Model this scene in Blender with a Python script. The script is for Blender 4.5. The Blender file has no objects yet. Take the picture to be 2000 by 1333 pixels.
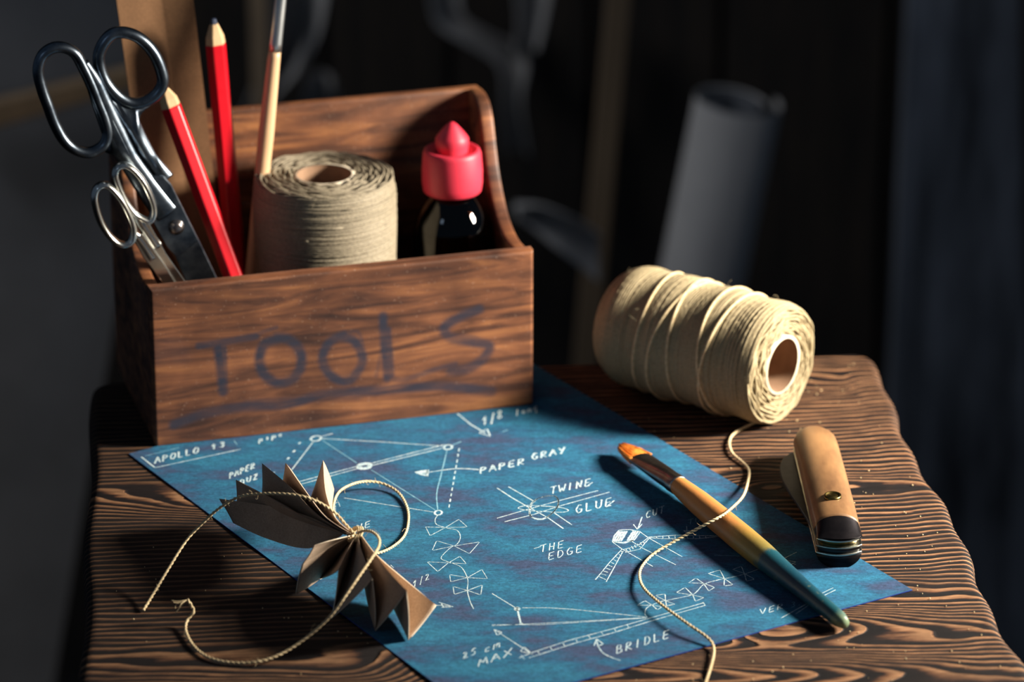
import bpy, bmesh, math, random
import numpy as np
from mathutils import Vector, Matrix
random.seed(7); rng = np.random.default_rng(7)
SC = bpy.context.scene; COL = SC.collection

# ------------------------------------------------------------------ camera, world, light, exposure
T = 0.75                       # height of the stool top above the floor
PITCH = math.radians(22.4); FPX = 8000.0
CAMP = np.array([0.0, -1.80, T + 0.743])
cd = bpy.data.cameras.new('camera'); cam = bpy.data.objects.new('camera', cd); COL.objects.link(cam)
cam.location = CAMP; cam.rotation_euler = (math.pi/2 - PITCH, 0, 0)
cd.sensor_width = 36.0; cd.lens = 144.0; cd.clip_start = 0.05; cd.clip_end = 30
cd.dof.use_dof = True; cd.dof.focus_distance = 1.73; cd.dof.aperture_fstop = 7.0
SC.camera = cam

w = bpy.data.worlds.new('world'); SC.world = w; w.use_nodes = True
w.node_tree.nodes['Background'].inputs[0].default_value = (0.48, 0.68, 1.0, 1)
w.node_tree.nodes['Background'].inputs[1].default_value = 0.068

def area(name, loc, target, sx, sy, power, col, spread=180):
    l = bpy.data.lights.new(name, 'AREA'); l.shape = 'RECTANGLE'; l.size = sx; l.size_y = sy
    l.energy = power; l.color = col; l.spread = math.radians(spread)
    o = bpy.data.objects.new(name, l); COL.objects.link(o); o.location = loc
    o.rotation_euler = (Vector(target) - Vector(loc)).to_track_quat('-Z', 'Y').to_euler()
    return o
area('close_key_lamp', (0.66, -0.16, T + 0.345), (0.0, -0.14, T + 0.02), 0.12, 0.15, 4.6, (1.0, 0.905, 0.77), 75)  # unseen close lamp at the right, placed from the shadow angles
area('side_window_daylight', (-1.15, -1.55, T + 1.05), (0.0, -0.1, T), 0.24, 0.24, 0.31, (0.58, 0.76, 1.0), 120)
area('background_fill', (-0.95, 0.34, T + 0.80), (0.15, 0.85, T - 0.15), 0.3, 0.3, 0.9, (0.86, 0.92, 1.0), 75)  # unseen fill lamp, added only to brighten the dim background

SC.view_settings.view_transform = 'Standard'; SC.view_settings.look = 'None'
SC.view_settings.exposure = 0.0; SC.view_settings.gamma = 1.0; SC.view_settings.use_curve_mapping = False

# ------------------------------------------------------------------ geometry helpers
def ray(px, py):
    x, y = (px - 1000.0)/FPX, -(py - 666.5)/FPX
    c, s = math.cos(PITCH), math.sin(PITCH)
    return np.array([x, c + y*s, -s + y*c])
def at(px, py, h=0.0):                      # point at height h above the stool top
    d = ray(px, py); return CAMP + d*((T + h - CAMP[2])/d[2])
def on_plane(px, py, P, n):
    d = ray(px, py); return CAMP + d*(((P - CAMP) @ n)/(d @ n))
def at_y(px, py, Y): return on_plane(px, py, np.array([0, Y, 0.]), np.array([0, 1., 0]))
def nrm(a): a = np.asarray(a, float); return a/np.linalg.norm(a)

ORG = {}
def thing(name, label, cat, loc, group=None):
    o = bpy.data.objects.new(name, None); COL.objects.link(o); o.location = loc; o.empty_display_size = .01
    o['label'] = label; o['category'] = cat
    if group: o['group'] = group
    ORG[o] = np.array(loc, float); return o
def tag(o, label, cat, group=None, kind=None):
    o['label'] = label; o['category'] = cat
    if group: o['group'] = group
    if kind: o['kind'] = kind
    return o
def mk(name, V, F, mats, parent=None, smooth=True, midx=None, origin=None, label=None):
    V = np.asarray(V, float).reshape(-1, 3)
    if origin is None: origin = ORG[parent] if parent is not None else np.array([V[:,0].mean(), V[:,1].mean(), V[:,2].min()])
    me = bpy.data.meshes.new(name)
    me.from_pydata((V - origin).tolist(), [], [tuple(int(i) for i in f) for f in F])
    if not isinstance(mats, (list, tuple)): mats = [mats]
    for m in mats: me.materials.append(m)
    if midx is not None: me.polygons.foreach_set('material_index', list(midx))
    me.polygons.foreach_set('use_smooth', [smooth]*len(me.polygons)); me.update()
    o = bpy.data.objects.new(name, me); COL.objects.link(o); ORG[o] = np.array(origin, float)
    if parent is not None: o.parent = parent; o.location = origin - ORG[parent]
    else: o.location = origin
    if label: o['label'] = label
    return o
def bev(o, wd, seg=3, ang=35):
    m = o.modifiers.new('bevel', 'BEVEL'); m.width = wd; m.segments = seg; m.limit_method = 'ANGLE'; m.angle_limit = math.radians(ang)
    return o
class MB:
    def __init__(s): s.V = []; s.F = []; s.M = []; s.n = 0
    def add(s, V, F, m=0):
        V = np.asarray(V, float).reshape(-1, 3)
        s.V.append(V); s.F += [tuple(i + s.n for i in f) for f in F]; s.M += [m]*len(F); s.n += len(V)
    def make(s, name, mats, parent=None, smooth=True, **k):
        return mk(name, np.concatenate(s.V), s.F, mats, parent, smooth, s.M, **k)
def catmull(P, n=8, closed=False):
    P = np.asarray(P, float); N = len(P); out = []
    rngN = N if closed else N-1
    for i in range(rngN):
        if closed: p0, p1, p2, p3 = P[(i-1) % N], P[i], P[(i+1) % N], P[(i+2) % N]
        else: p0, p1, p2, p3 = P[max(i-1,0)], P[i], P[i+1], P[min(i+2,N-1)]
        for k in range(n):
            t = k/n
            out.append(.5*((2*p1) + (-p0+p2)*t + (2*p0-5*p1+4*p2-p3)*t*t + (-p0+3*p1-3*p2+p3)*t**3))
    if not closed: out.append(P[-1])
    return np.array(out)
def resample(P, step):
    P = np.asarray(P); d = np.r_[0, np.cumsum(np.linalg.norm(np.diff(P, axis=0), axis=1))]
    n = max(2, int(d[-1]/step)+1); s = np.linspace(0, d[-1], n)
    return np.stack([np.interp(s, d, P[:, k]) for k in range(P.shape[1])], 1)
def frames(P, ref=None, closed=False):
    T_ = np.gradient(P, axis=0)
    if closed: T_ = np.roll(P, -1, 0) - np.roll(P, 1, 0)
    T_ /= np.maximum(np.linalg.norm(T_, axis=1), 1e-12)[:, None]
    if ref is not None:
        B = np.tile(np.asarray(ref, float), (len(P), 1)) if np.ndim(ref) == 1 else ref
        N = np.cross(B, T_); N /= np.maximum(np.linalg.norm(N, axis=1), 1e-12)[:, None]
        return T_, N, np.cross(T_, N)
    a = np.array([0, 0, 1.]) if abs(T_[0][2]) < .9 else np.array([1., 0, 0])
    N = np.zeros_like(P); n = nrm(np.cross(T_[0], a)); N[0] = n
    for i in range(1, len(P)):
        n = n - T_[i]*(n @ T_[i]); n = n/np.linalg.norm(n); N[i] = n
    return T_, N, np.cross(T_, N)
def tube(P, r, seg=8, ref=None, closed=False, r2=None, cap=True):
    P = np.asarray(P, float); n = len(P)
    r = np.broadcast_to(r, (n,)); r2 = r if r2 is None else np.broadcast_to(r2, (n,))
    _, N, B = frames(P, ref, closed)
    a = np.linspace(0, 2*math.pi, seg, endpoint=False)
    V = P[:, None] + N[:, None]*(r[:, None]*np.cos(a))[..., None] + B[:, None]*(r2[:, None]*np.sin(a))[..., None]
    F = []; m = n if closed else n-1
    for i in range(m):
        j = (i+1) % n
        for k in range(seg):
            l = (k+1) % seg; F.append((i*seg+k, i*seg+l, j*seg+l, j*seg+k))
    if cap and not closed:
        F.append(tuple(range(seg-1, -1, -1))); F.append(tuple((n-1)*seg+k for k in range(seg)))
    return V.reshape(-1, 3), F
def lathe(prof, P0, ax=(0,0,1), seg=48):
    ax = nrm(ax); e1 = nrm(np.cross(ax, [0, 0, 1.] if abs(ax[2]) < .9 else [1., 0, 0])); e2 = np.cross(ax, e1)
    V = []; F = []
    for r, z in prof:
        for k in range(seg):
            a = 2*math.pi*k/seg; V.append(P0 + ax*z + (e1*math.cos(a) + e2*math.sin(a))*max(r, 1e-5))
    for i in range(len(prof)-1):
        for k in range(seg):
            l = (k+1) % seg; F.append((i*seg+k, i*seg+l, (i+1)*seg+l, (i+1)*seg+k))
    return V, F
def boxv(O, ex, ey, ez):
    O, ex, ey, ez = [np.asarray(a, float) for a in (O, ex, ey, ez)]
    V = [O, O+ex, O+ex+ey, O+ey, O+ez, O+ex+ez, O+ex+ey+ez, O+ey+ez]
    return V, [(0,3,2,1),(4,5,6,7),(0,1,5,4),(1,2,6,5),(2,3,7,6),(3,0,4,7)]
def extr(P, off):
    P = np.asarray(P, float); n = len(P); V = np.concatenate([P, P+off])
    F = [tuple(range(n)), tuple(range(2*n-1, n-1, -1))] + [(i, i+n, (i+1) % n + n, (i+1) % n) for i in range(n)]
    return V, F

# ------------------------------------------------------------------ materials
class NT:
    def __init__(s, name):
        s.m = bpy.data.materials.new(name); s.m.use_nodes = True; s.t = s.m.node_tree
        s.b = s.t.nodes['Principled BSDF']
    def n(s, typ, **k):
        nd = s.t.nodes.new(typ)
        for a, v in k.items(): setattr(nd, a, v)
        return nd
    def l(s, a, b): s.t.links.new(a, b)
    def coord(s, kind='Object', scale=(1,1,1), rot=(0,0,0)):
        tc = s.n('ShaderNodeTexCoord'); mp = s.n('ShaderNodeMapping')
        mp.inputs['Scale'].default_value = scale; mp.inputs['Rotation'].default_value = rot
        s.l(tc.outputs[kind], mp.inputs[0]); return mp.outputs[0]
    def noise(s, vec, scale, detail=4, rough=.6, dist=0):
        nd = s.n('ShaderNodeTexNoise'); nd.inputs['Scale'].default_value = scale; nd.inputs['Detail'].default_value = detail
        nd.inputs['Roughness'].default_value = rough; nd.inputs['Distortion'].default_value = dist
        s.l(vec, nd.inputs['Vector']); return nd.outputs[0]
    def math(s, op, a, b=None, c=None):
        nd = s.n('ShaderNodeMath', operation=op)
        for i, x in enumerate((a, b, c)):
            if x is None: continue
            if isinstance(x, (int, float)): nd.inputs[i].default_value = x
            else: s.l(x, nd.inputs[i])
        return nd.outputs[0]
    def ramp(s, fac, stops):
        nd = s.n('ShaderNodeValToRGB'); e = nd.color_ramp.elements
        while len(e) > 1: e.remove(e[-1])
        for i, (p, c) in enumerate(stops):
            if i == 0: e[0].position = p; e[0].color = (*c, 1)
            else: x = e.new(p); x.color = (*c, 1)
        s.l(fac, nd.inputs[0]); return nd.outputs[0]
    def mix(s, fac, a, b, mode='MIX'):
        nd = s.n('ShaderNodeMix', data_type='RGBA', blend_type=mode)
        for i, x in ((0, fac), (6, a), (7, b)):
            if isinstance(x, (int, float)): nd.inputs[i].default_value = x
            elif isinstance(x, tuple): nd.inputs[i].default_value = (*x, 1)
            else: s.l(x, nd.inputs[i])
        return nd.outputs[2]
    def col(s, c): s.l(c, s.b.inputs['Base Color'])
    def set(s, **k):
        for a, v in k.items(): s.b.inputs[a.replace('_', ' ')].default_value = v
    def bump(s, h, strength=.5, dist=.001):
        nd = s.n('ShaderNodeBump'); nd.inputs['Strength'].default_value = strength; nd.inputs['Distance'].default_value = dist
        s.l(h, nd.inputs['Height']); s.l(nd.outputs[0], s.b.inputs['Normal'])
def lin(r, g, b):
    f = lambda c: (c/255/12.92) if c/255 <= .04045 else ((c/255+.055)/1.055)**2.4
    return (f(r), f(g), f(b))
def simple(name, c1, c2, scale=200, rough=.6, metal=0, stretch=(1,1,1), bump=.2, bd=.0003, spec=.5, detail=5):
    t = NT(name); v = t.coord(scale=stretch); n = t.noise(v, scale, detail)
    t.col(t.ramp(n, [(.32, c1), (.68, c2)])); t.set(Roughness=rough, Metallic=metal)
    t.b.inputs['Specular IOR Level'].default_value = spec
    t.bump(n, bump, bd); return t.m
M = {}
def wood_box(name):
    t = NT(name); v = t.coord(scale=(1, 5, 9)); a = t.noise(v, 12, 6, .55, 1.8); v2 = t.coord(); b = t.noise(v2, 20, 4)
    c = t.ramp(a, [(.25, lin(48, 30, 24)), (.42, lin(88, 55, 38)), (.54, lin(120, 76, 50)), (.74, lin(162, 108, 66))])
    k = t.ramp(b, [(.35, (.50, .47, .48)), (.62, (1.12, 1.1, 1.08))])
    c = t.mix(1.0, c, k, 'MULTIPLY')
    sp = t.noise(t.coord(), 900, 2); c = t.mix(t.math('MULTIPLY', t.math('GREATER_THAN', sp, .69), .35), c, lin(190, 160, 140))
    at_ = t.n('ShaderNodeAttribute', attribute_name='paint')
    pn = t.noise(t.coord(scale=(1, 1, 3)), 60, 5)
    pf = t.math('MULTIPLY', at_.outputs['Fac'], t.ramp(pn, [(.3, (.55,)*3), (.6, (1,)*3)]))
    c = t.mix(pf, c, lin(37, 41, 56)); t.col(c)
    t.set(Roughness=.5); t.bump(a, .35, .0006); return t.m
M['box'] = wood_box('stained_box_wood')
def wood_table():
    t = NT('charred_pine')
    rg = t.n('ShaderNodeAttribute', attribute_name='ring').outputs['Fac']
    v = t.coord(scale=(1, 8, 1)); jag = t.noise(v, 60, 6, .75); v3 = t.coord(scale=(1, 7, 1)); big = t.noise(v3, 14, 4)
    ph = t.math('ADD', rg, t.math('MULTIPLY', big, .5))
    f = t.math('FRACT', ph)
    g = t.math('ADD', f, t.math('MULTIPLY', t.math('SUBTRACT', jag, .5), .85))
    # the fall from late wood to the next early wood is sharp
    g = t.math('SUBTRACT', g, t.math('MULTIPLY', t.n('ShaderNodeAttribute', attribute_name='clear').outputs['Fac'], .06))
    fall = t.math('SMOOTH_MIN', g, t.math('MULTIPLY', t.math('SUBTRACT', 1.0, f), 9.0), .05)
    c = t.ramp(fall, [(.06, lin(164, 122, 88)), (.24, lin(122, 84, 58)), (.37, lin(60, 38, 29)), (.43, lin(18, 14, 16)), (.95, lin(9, 8, 11))])
    fib = t.noise(t.coord(scale=(1, 14, 1)), 50, 6, .8)
    c = t.mix(1.0, c, t.ramp(fib, [(.34, (.38,)*3), (.62, (1.22,)*3)]), 'MULTIPLY')
    pat = t.noise(t.coord(scale=(1, 4, 1)), 16, 3)
    c = t.mix(t.ramp(pat, [(.42, (.0,)*3), (.66, (.5,)*3)]), c, lin(32, 22, 21)); t.col(c)
    ch = t.n('ShaderNodeAttribute', attribute_name='left_shade').outputs['Fac']; c = t.mix(ch, c, lin(20, 16, 15)); t.col(c)  # blends in the shade painted on the left half
    t.set(Roughness=.62); t.b.inputs['Specular IOR Level'].default_value = .22
    h = t.math('ADD', t.math('MULTIPLY', fall, -.8), t.math('MULTIPLY', fib, .35)); t.bump(h, .65, .0013)
    return t.m
M['table'] = wood_table()
def paper_blue():
    t = NT('blueprint_paper'); a = t.noise(t.coord(scale=(1, 2.2, 1), rot=(0, 0, .35)), 24, 5, .6); b = t.noise(t.coord(), 900, 3, .8)
    d = t.noise(t.coord(scale=(1, 2.5, 1), rot=(0,0,.1)), 260, 3)
    c = t.ramp(a, [(.38, lin(36, 102, 132)), (.5, lin(33, 86, 118)), (.62, lin(52, 68, 98))])
    c = t.mix(1.0, c, t.ramp(b, [(.3, (.62,)*3), (.7, (1.35,)*3)]), 'MULTIPLY')
    c = t.mix(1.0, c, t.ramp(d, [(.3, (.78,)*3), (.7, (1.2,)*3)]), 'MULTIPLY'); t.col(c)
    t.set(Roughness=.85); t.b.inputs['Specular IOR Level'].default_value = .25; t.bump(b, .25, .0003); return t.m
M['blue'] = paper_blue()
M['blue_edge'] = simple('blueprint_edge', lin(24, 50, 150), lin(30, 70, 170), rough=.8)
def chalk():
    t = NT('white_pencil_line'); n = t.noise(t.coord(), 1800, 2, .7)
    t.col(t.ramp(n, [(.36, lin(100, 158, 182)), (.62, lin(225, 234, 230))])); t.set(Roughness=.9); return t.m
M['chalk'] = chalk()
M['chalk_faint'] = simple('faint_pencil_line', lin(70, 140, 175), lin(150, 195, 205), 1800, .9)
M['twine'] = simple('jute_twine', lin(176, 152, 112), lin(226, 206, 164), 900, .8, bump=.3)
M['thread'] = simple('spool_thread', lin(128, 114, 86), lin(172, 156, 120), 1500, .75, bump=.3)
M['thread_grey'] = simple('linen_thread', lin(104, 95, 78), lin(164, 152, 128), 1500, .7, bump=.3)
M['core'] = simple('cardboard_core', lin(196, 182, 158), lin(216, 204, 182), 120, .8)
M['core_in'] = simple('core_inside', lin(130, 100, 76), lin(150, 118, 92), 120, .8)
def kraft(name, a, b):
    t = NT(name); n = t.noise(t.coord(), 1200, 4, .8); m = t.noise(t.coord(), 60, 3)
    c = t.ramp(n, [(.3, a), (.7, b)]); c = t.mix(1.0, c, t.ramp(m, [(.3, (.86,)*3), (.7, (1.06,)*3)]), 'MULTIPLY'); t.col(c)
    t.set(Roughness=.85); t.b.inputs['Specular IOR Level'].default_value = .25; t.bump(n, .15, .0002)
    return t.m
M['kraft'] = kraft('kraft_paper', lin(170, 146, 124), lin(202, 178, 154))
M['kraft_edge'] = simple('pale_paper_edge', lin(225, 205, 175), lin(245, 230, 205), 900, .9)  # paler cream for the rim of the folded sheet
M['board'] = kraft('brown_cardboard', lin(120, 88, 62), lin(150, 112, 80))
M['steel'] = simple('dark_steel', lin(62, 72, 84), lin(120, 130, 140), 120, .32, 1.0, bump=.15)
M['chrome'] = simple('bright_steel', lin(205, 205, 200), lin(240, 238, 228), 60, .2, 1.0, bump=.05)
M['red'] = simple('red_lacquer', lin(196, 14, 30), lin(210, 22, 38), 60, .3, bump=.03)
M['pencil_wood'] = simple('pencil_wood', lin(190, 158, 116), lin(216, 184, 140), 300, .7, stretch=(1,1,.2))
M['lead'] = simple('pencil_lead', lin(40, 48, 66), lin(60, 70, 92), 300, .4)
M['handle_pale'] = simple('pale_brush_wood', lin(206, 168, 128), lin(226, 190, 150), 60, .4, stretch=(1,1,.2), bump=.03)
M['ferrule'] = simple('nickel_ferrule', lin(215, 220, 222), lin(240, 243, 243), 60, .36, 1.0, bump=.03)
M['ferrule_dark'] = simple('worn_ferrule', lin(120, 112, 110), lin(165, 155, 150), 120, .3, 1.0, bump=.05)
M['bristle'] = simple('orange_bristles', lin(214, 112, 30), lin(250, 166, 70), 700, .55, stretch=(1,.15,1), bump=.4)
M['cap'] = simple('red_plastic', lin(206, 44, 66), lin(218, 54, 76), 60, .5, bump=.05)
M['sawdust'] = simple('sawdust', lin(200, 170, 120), lin(235, 215, 170), 500, .8)
M['wall'] = simple('dark_wall_planks', lin(22, 17, 13), lin(52, 41, 30), 14, .8, stretch=(8, 8, .7), bump=.3, bd=.002)
M['floor'] = simple('dark_floor', lin(20, 16, 14), lin(34, 28, 24), 14, .8)
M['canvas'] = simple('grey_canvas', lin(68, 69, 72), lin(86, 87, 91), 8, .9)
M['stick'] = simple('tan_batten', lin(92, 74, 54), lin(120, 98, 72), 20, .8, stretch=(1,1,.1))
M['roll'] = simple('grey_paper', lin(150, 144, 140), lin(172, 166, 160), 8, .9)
M['weathered'] = simple('weathered_plank', lin(30, 31, 34), lin(120, 124, 132), 6, .85, stretch=(6, 6, .8), bump=.4, bd=.002)
M['leg'] = simple('dark_leg_wood', lin(36, 26, 20), lin(60, 44, 32), 20, .7, stretch=(6, 6, 1))
def brush_handle():
    t = NT('paint_stained_handle'); at_ = t.n('ShaderNodeAttribute', attribute_name='along').outputs['Fac']
    n = t.noise(t.coord(), 180, 4); x = t.math('ADD', at_, t.math('MULTIPLY', t.math('SUBTRACT', n, .5), .1))
    c = t.ramp(x, [(0, lin(196, 132, 72)), (.36, lin(178, 120, 66)), (.45, lin(150, 118, 56)), (.55, lin(120, 108, 56)), (.575, lin(20, 72, 84)), (.75, lin(10, 56, 74)), (.95, lin(22, 74, 84)), (1.0, lin(120, 140, 110))])
    sc = t.noise(t.coord(), 420, 3); c = t.mix(t.math('MULTIPLY', t.math('GREATER_THAN', sc, .64), t.math('MULTIPLY', at_, .3)), c, lin(130, 130, 90))
    t.col(c); t.set(Roughness=.42); t.bump(n, .25, .0006); return t.m
M['brush_handle'] = brush_handle()
M['knife_wood'] = simple('worn_knife_wood', lin(88, 62, 42), lin(150, 112, 74), 60, .42, stretch=(1, .3, 1), bump=.25)
M['blackened'] = simple('blackened_steel', lin(26, 24, 28), lin(48, 44, 46), 90, .35, .8)
M['liner'] = simple('bright_liner', lin(170, 172, 165), lin(215, 214, 200), 120, .25, 1.0)
M['blade'] = simple('grey_blade', lin(36, 41, 48), lin(66, 72, 80), 90, .4, .8)
M['brass'] = simple('old_brass', lin(80, 68, 40), lin(130, 112, 66), 300, .35, 1.0)
t_ = NT('amber_glass'); t_.set(Roughness=.03, IOR=1.5); t_.b.inputs['Base Color'].default_value = (.03, .010, .004, 1)
t_.b.inputs['Transmission Weight'].default_value = 1.0; M['glass'] = t_.m
M['liquid'] = simple('dark_ink', (.003, .003, .004), (.005, .005, .006), 20, .2)

# ------------------------------------------------------------------ room
def struct(o): o['kind'] = 'structure'; return o
V, F = boxv((-3, -3.2, -.05), (6, 0, 0), (0, 4.4, 0), (0, 0, .05)); struct(mk('floor', V, F, M['floor'], smooth=False))
b = MB(); x = -1.5; WY = 1.12
while x < 1.5:
    wd = random.uniform(.085, .15); dp = random.uniform(0, .018)
    V, F = boxv((x, WY - dp, 0), (wd - .006, 0, 0), (0, .03 + dp, 0), (0, 0, 2.2)); b.add(V, F); x += wd
V, F = boxv((-1.5, WY + .03, 0), (3.1, 0, 0), (0, .03, 0), (0, 0, 2.2)); b.add(V, F)
struct(b.make('wall_back', M['wall'], smooth=False))

def slab(name, quad, Y, thick, mat, parent=None, dY=0.0, **k):      # a flat board traced at its own distance; dY leans its top back
    P = [at_y(px, py, Y) for px, py in quad]
    zmin = min(p[2] for p in P)
    P = [np.array([p[0], p[1] + (p[2]-zmin)*dY, p[2]]) for p in P]
    V, F = extr(P, (0, thick, 0)); return bev(mk(name, V, F, mat, parent, False, **k), .001, 2)
def leaning(name, pt, pb, width, thick, Yt, Yb, mat, top_extra=0.0):   # stick from a pixel at its top to the floor through a second pixel
    A = at_y(*pt, Yt); B = at_y(*pb, Yb); d = nrm(B - A)
    A2 = A - d*top_extra; G = A + d*((0 - A[2])/d[2])
    s = np.cross(d, [0, 1, 0]); s = nrm(s); f = nrm(np.cross(s, d))
    V, F = boxv(G - s*width/2 - f*thick/2, s*width, f*thick, A2 - G)
    V = np.array(V); V[:4, 2] = np.maximum(V[:4, 2], 0); zz = V[:, 2].min(); V[:, 2] -= zz
    return bev(mk(name, V, F, mat, None, False), .0012, 2)
tag(slab('weathered_plank', [(1778, -60), (1992, -60), (2030, 1600), (1700, 1600)], .86, .03, M['weathered']), 'grey weathered plank standing against the dark wall at the far right', 'plank')
o = leaning('wooden_batten', (1208, 0), (1145, 690), .0165, .012, .76, .735, M['stick'], .12)
tag(o, 'slim tan wooden batten leaning upright behind the twine spool', 'batten')
# big grey panel at the left and the batten across it
P = [at_y(-120, -80, .62), at_y(345, -80, .62), at_y(228, 600, .60), at_y(95, 1390, .58), at_y(-160, 1390, .58)]
V, F = extr(P, (0, .012, 0)); tag(bev(mk('canvas_panel', V, F, M['canvas'], None, False), .001), 'large dull grey canvas panel leaning at the far left edge', 'panel')
P = [at_y(-80, 206, .60), at_y(330, 105, .60), at_y(330, 142, .60), at_y(-80, 262, .60)]
V, F = extr(P, (0, -.012, 0)); tag(bev(mk('wooden_rail', V, F, M['stick'], None, False), .002), 'brown wooden rail fixed slanting across the grey canvas panel', 'rail')
# rolled paper standing behind the spool
def roll():
    A = at_y(1432, 196, .700); B = at_y(1366, 520, .704); d = nrm(B - A); G = A + d*((.0 - A[2])/d[2]); R = .0275
    ax = nrm(A - G); e1 = nrm(np.cross(ax, [0, 1, 0])); e2 = np.cross(ax, e1); L = np.linalg.norm(A - G); off = .012
    th = np.linspace(0, 2*math.pi*2.15, 90); rr = R - .0011*(th[-1]-th)/2 - .002*((th[-1]-th)/th[-1]); rr[-12:] += np.linspace(0, .007, 12)
    ring = np.stack([np.cos(th + 2.76)*rr, np.sin(th + 2.76)*rr], 1)
    V = []; n = len(th)
    for z in (off, L): 
        for c, s in ring: V.append(G + ax*z + e1*c + e2*s)
    F = [(i, i+1, n+i+1, n+i) for i in range(n-1)]
    o = mk('paper_roll', V, F, [M['roll'], M['canvas']], None, True, [1 if i < n*.50 else 0 for i in range(n-1)]); m = o.modifiers.new('thick', 'SOLIDIFY'); m.thickness = .0006  # inner turns in a darker grey: shade inside the roll put into colour
    tag(o, 'grey rolled sheet of paper standing upright behind the lying spool', 'paper roll')
roll()
def curl(name, pts_a, pts_b, Y, label, bulge=.02, mat='roll', n=8):        # a curled strip between two pixel edges
    A = catmull([at_y(*p, Y) for p in pts_a], n); B = catmull([at_y(*p, Y) for p in pts_b], n); k = 9; V = []
    for i in range(len(A)):
        for j in range(k):
            t = j/(k-1); p = A[i]*(1-t) + B[i]*t; p = p + np.array([0, bulge*(4*t*(1-t)-1) + .002*math.sin(i*.35), 0]); V.append(p)
    F = [(i*k+j, i*k+j+1, (i+1)*k+j+1, (i+1)*k+j) for i in range(len(A)-1) for j in range(k-1)]
    o = mk(name, V, F, M[mat]); m = o.modifiers.new('thick', 'SOLIDIFY'); m.thickness = .0012
    return tag(o, label, 'paper')
curl('paper_strip', [(838, -60), (850, 28), (925, 78), (975, 120), (982, 200), (990, 285)], [(905, -60), (905, 10), (960, 48), (1030, 92), (1020, 180), (1035, 292)], 1.06, 'creased grey paper strip hanging on the dark wall above the box')
curl('paper_strip', [(1000, -60), (1010, 30), (1000, 95)], [(1085, -60), (1065, 30), (1050, 85)], 1.05, 'short grey paper strip hanging right of the creased strip')
curl('paper_offcut', [(1003, 392), (1060, 385), (1120, 405), (1170, 442)], [(1012, 405), (1060, 440), (1110, 478), (1170, 530)], .70, 'pale curled paper offcut sagging beside the tan batten')
curl('paper_sheet', [(525, -60), (520, 40), (500, 130), (470, 205)], [(650, -60), (628, 40), (585, 110), (540, 160)], .95, 'dull curled paper sheet hanging behind the brush', bulge=.04)
curl('paper_scrap', [(605, 130), (596, 165), (585, 215)], [(662, 148), (662, 170), (660, 205)], .98, 'small pale paper scrap on the wall just above the box rim')
o = leaning('wooden_lath', (505, -20), (508, 80), .012, .01, .90, .88, M['stick'], .1); tag(o, 'thin tan wooden lath standing behind the paintbrush in the box', 'lath')

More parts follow.
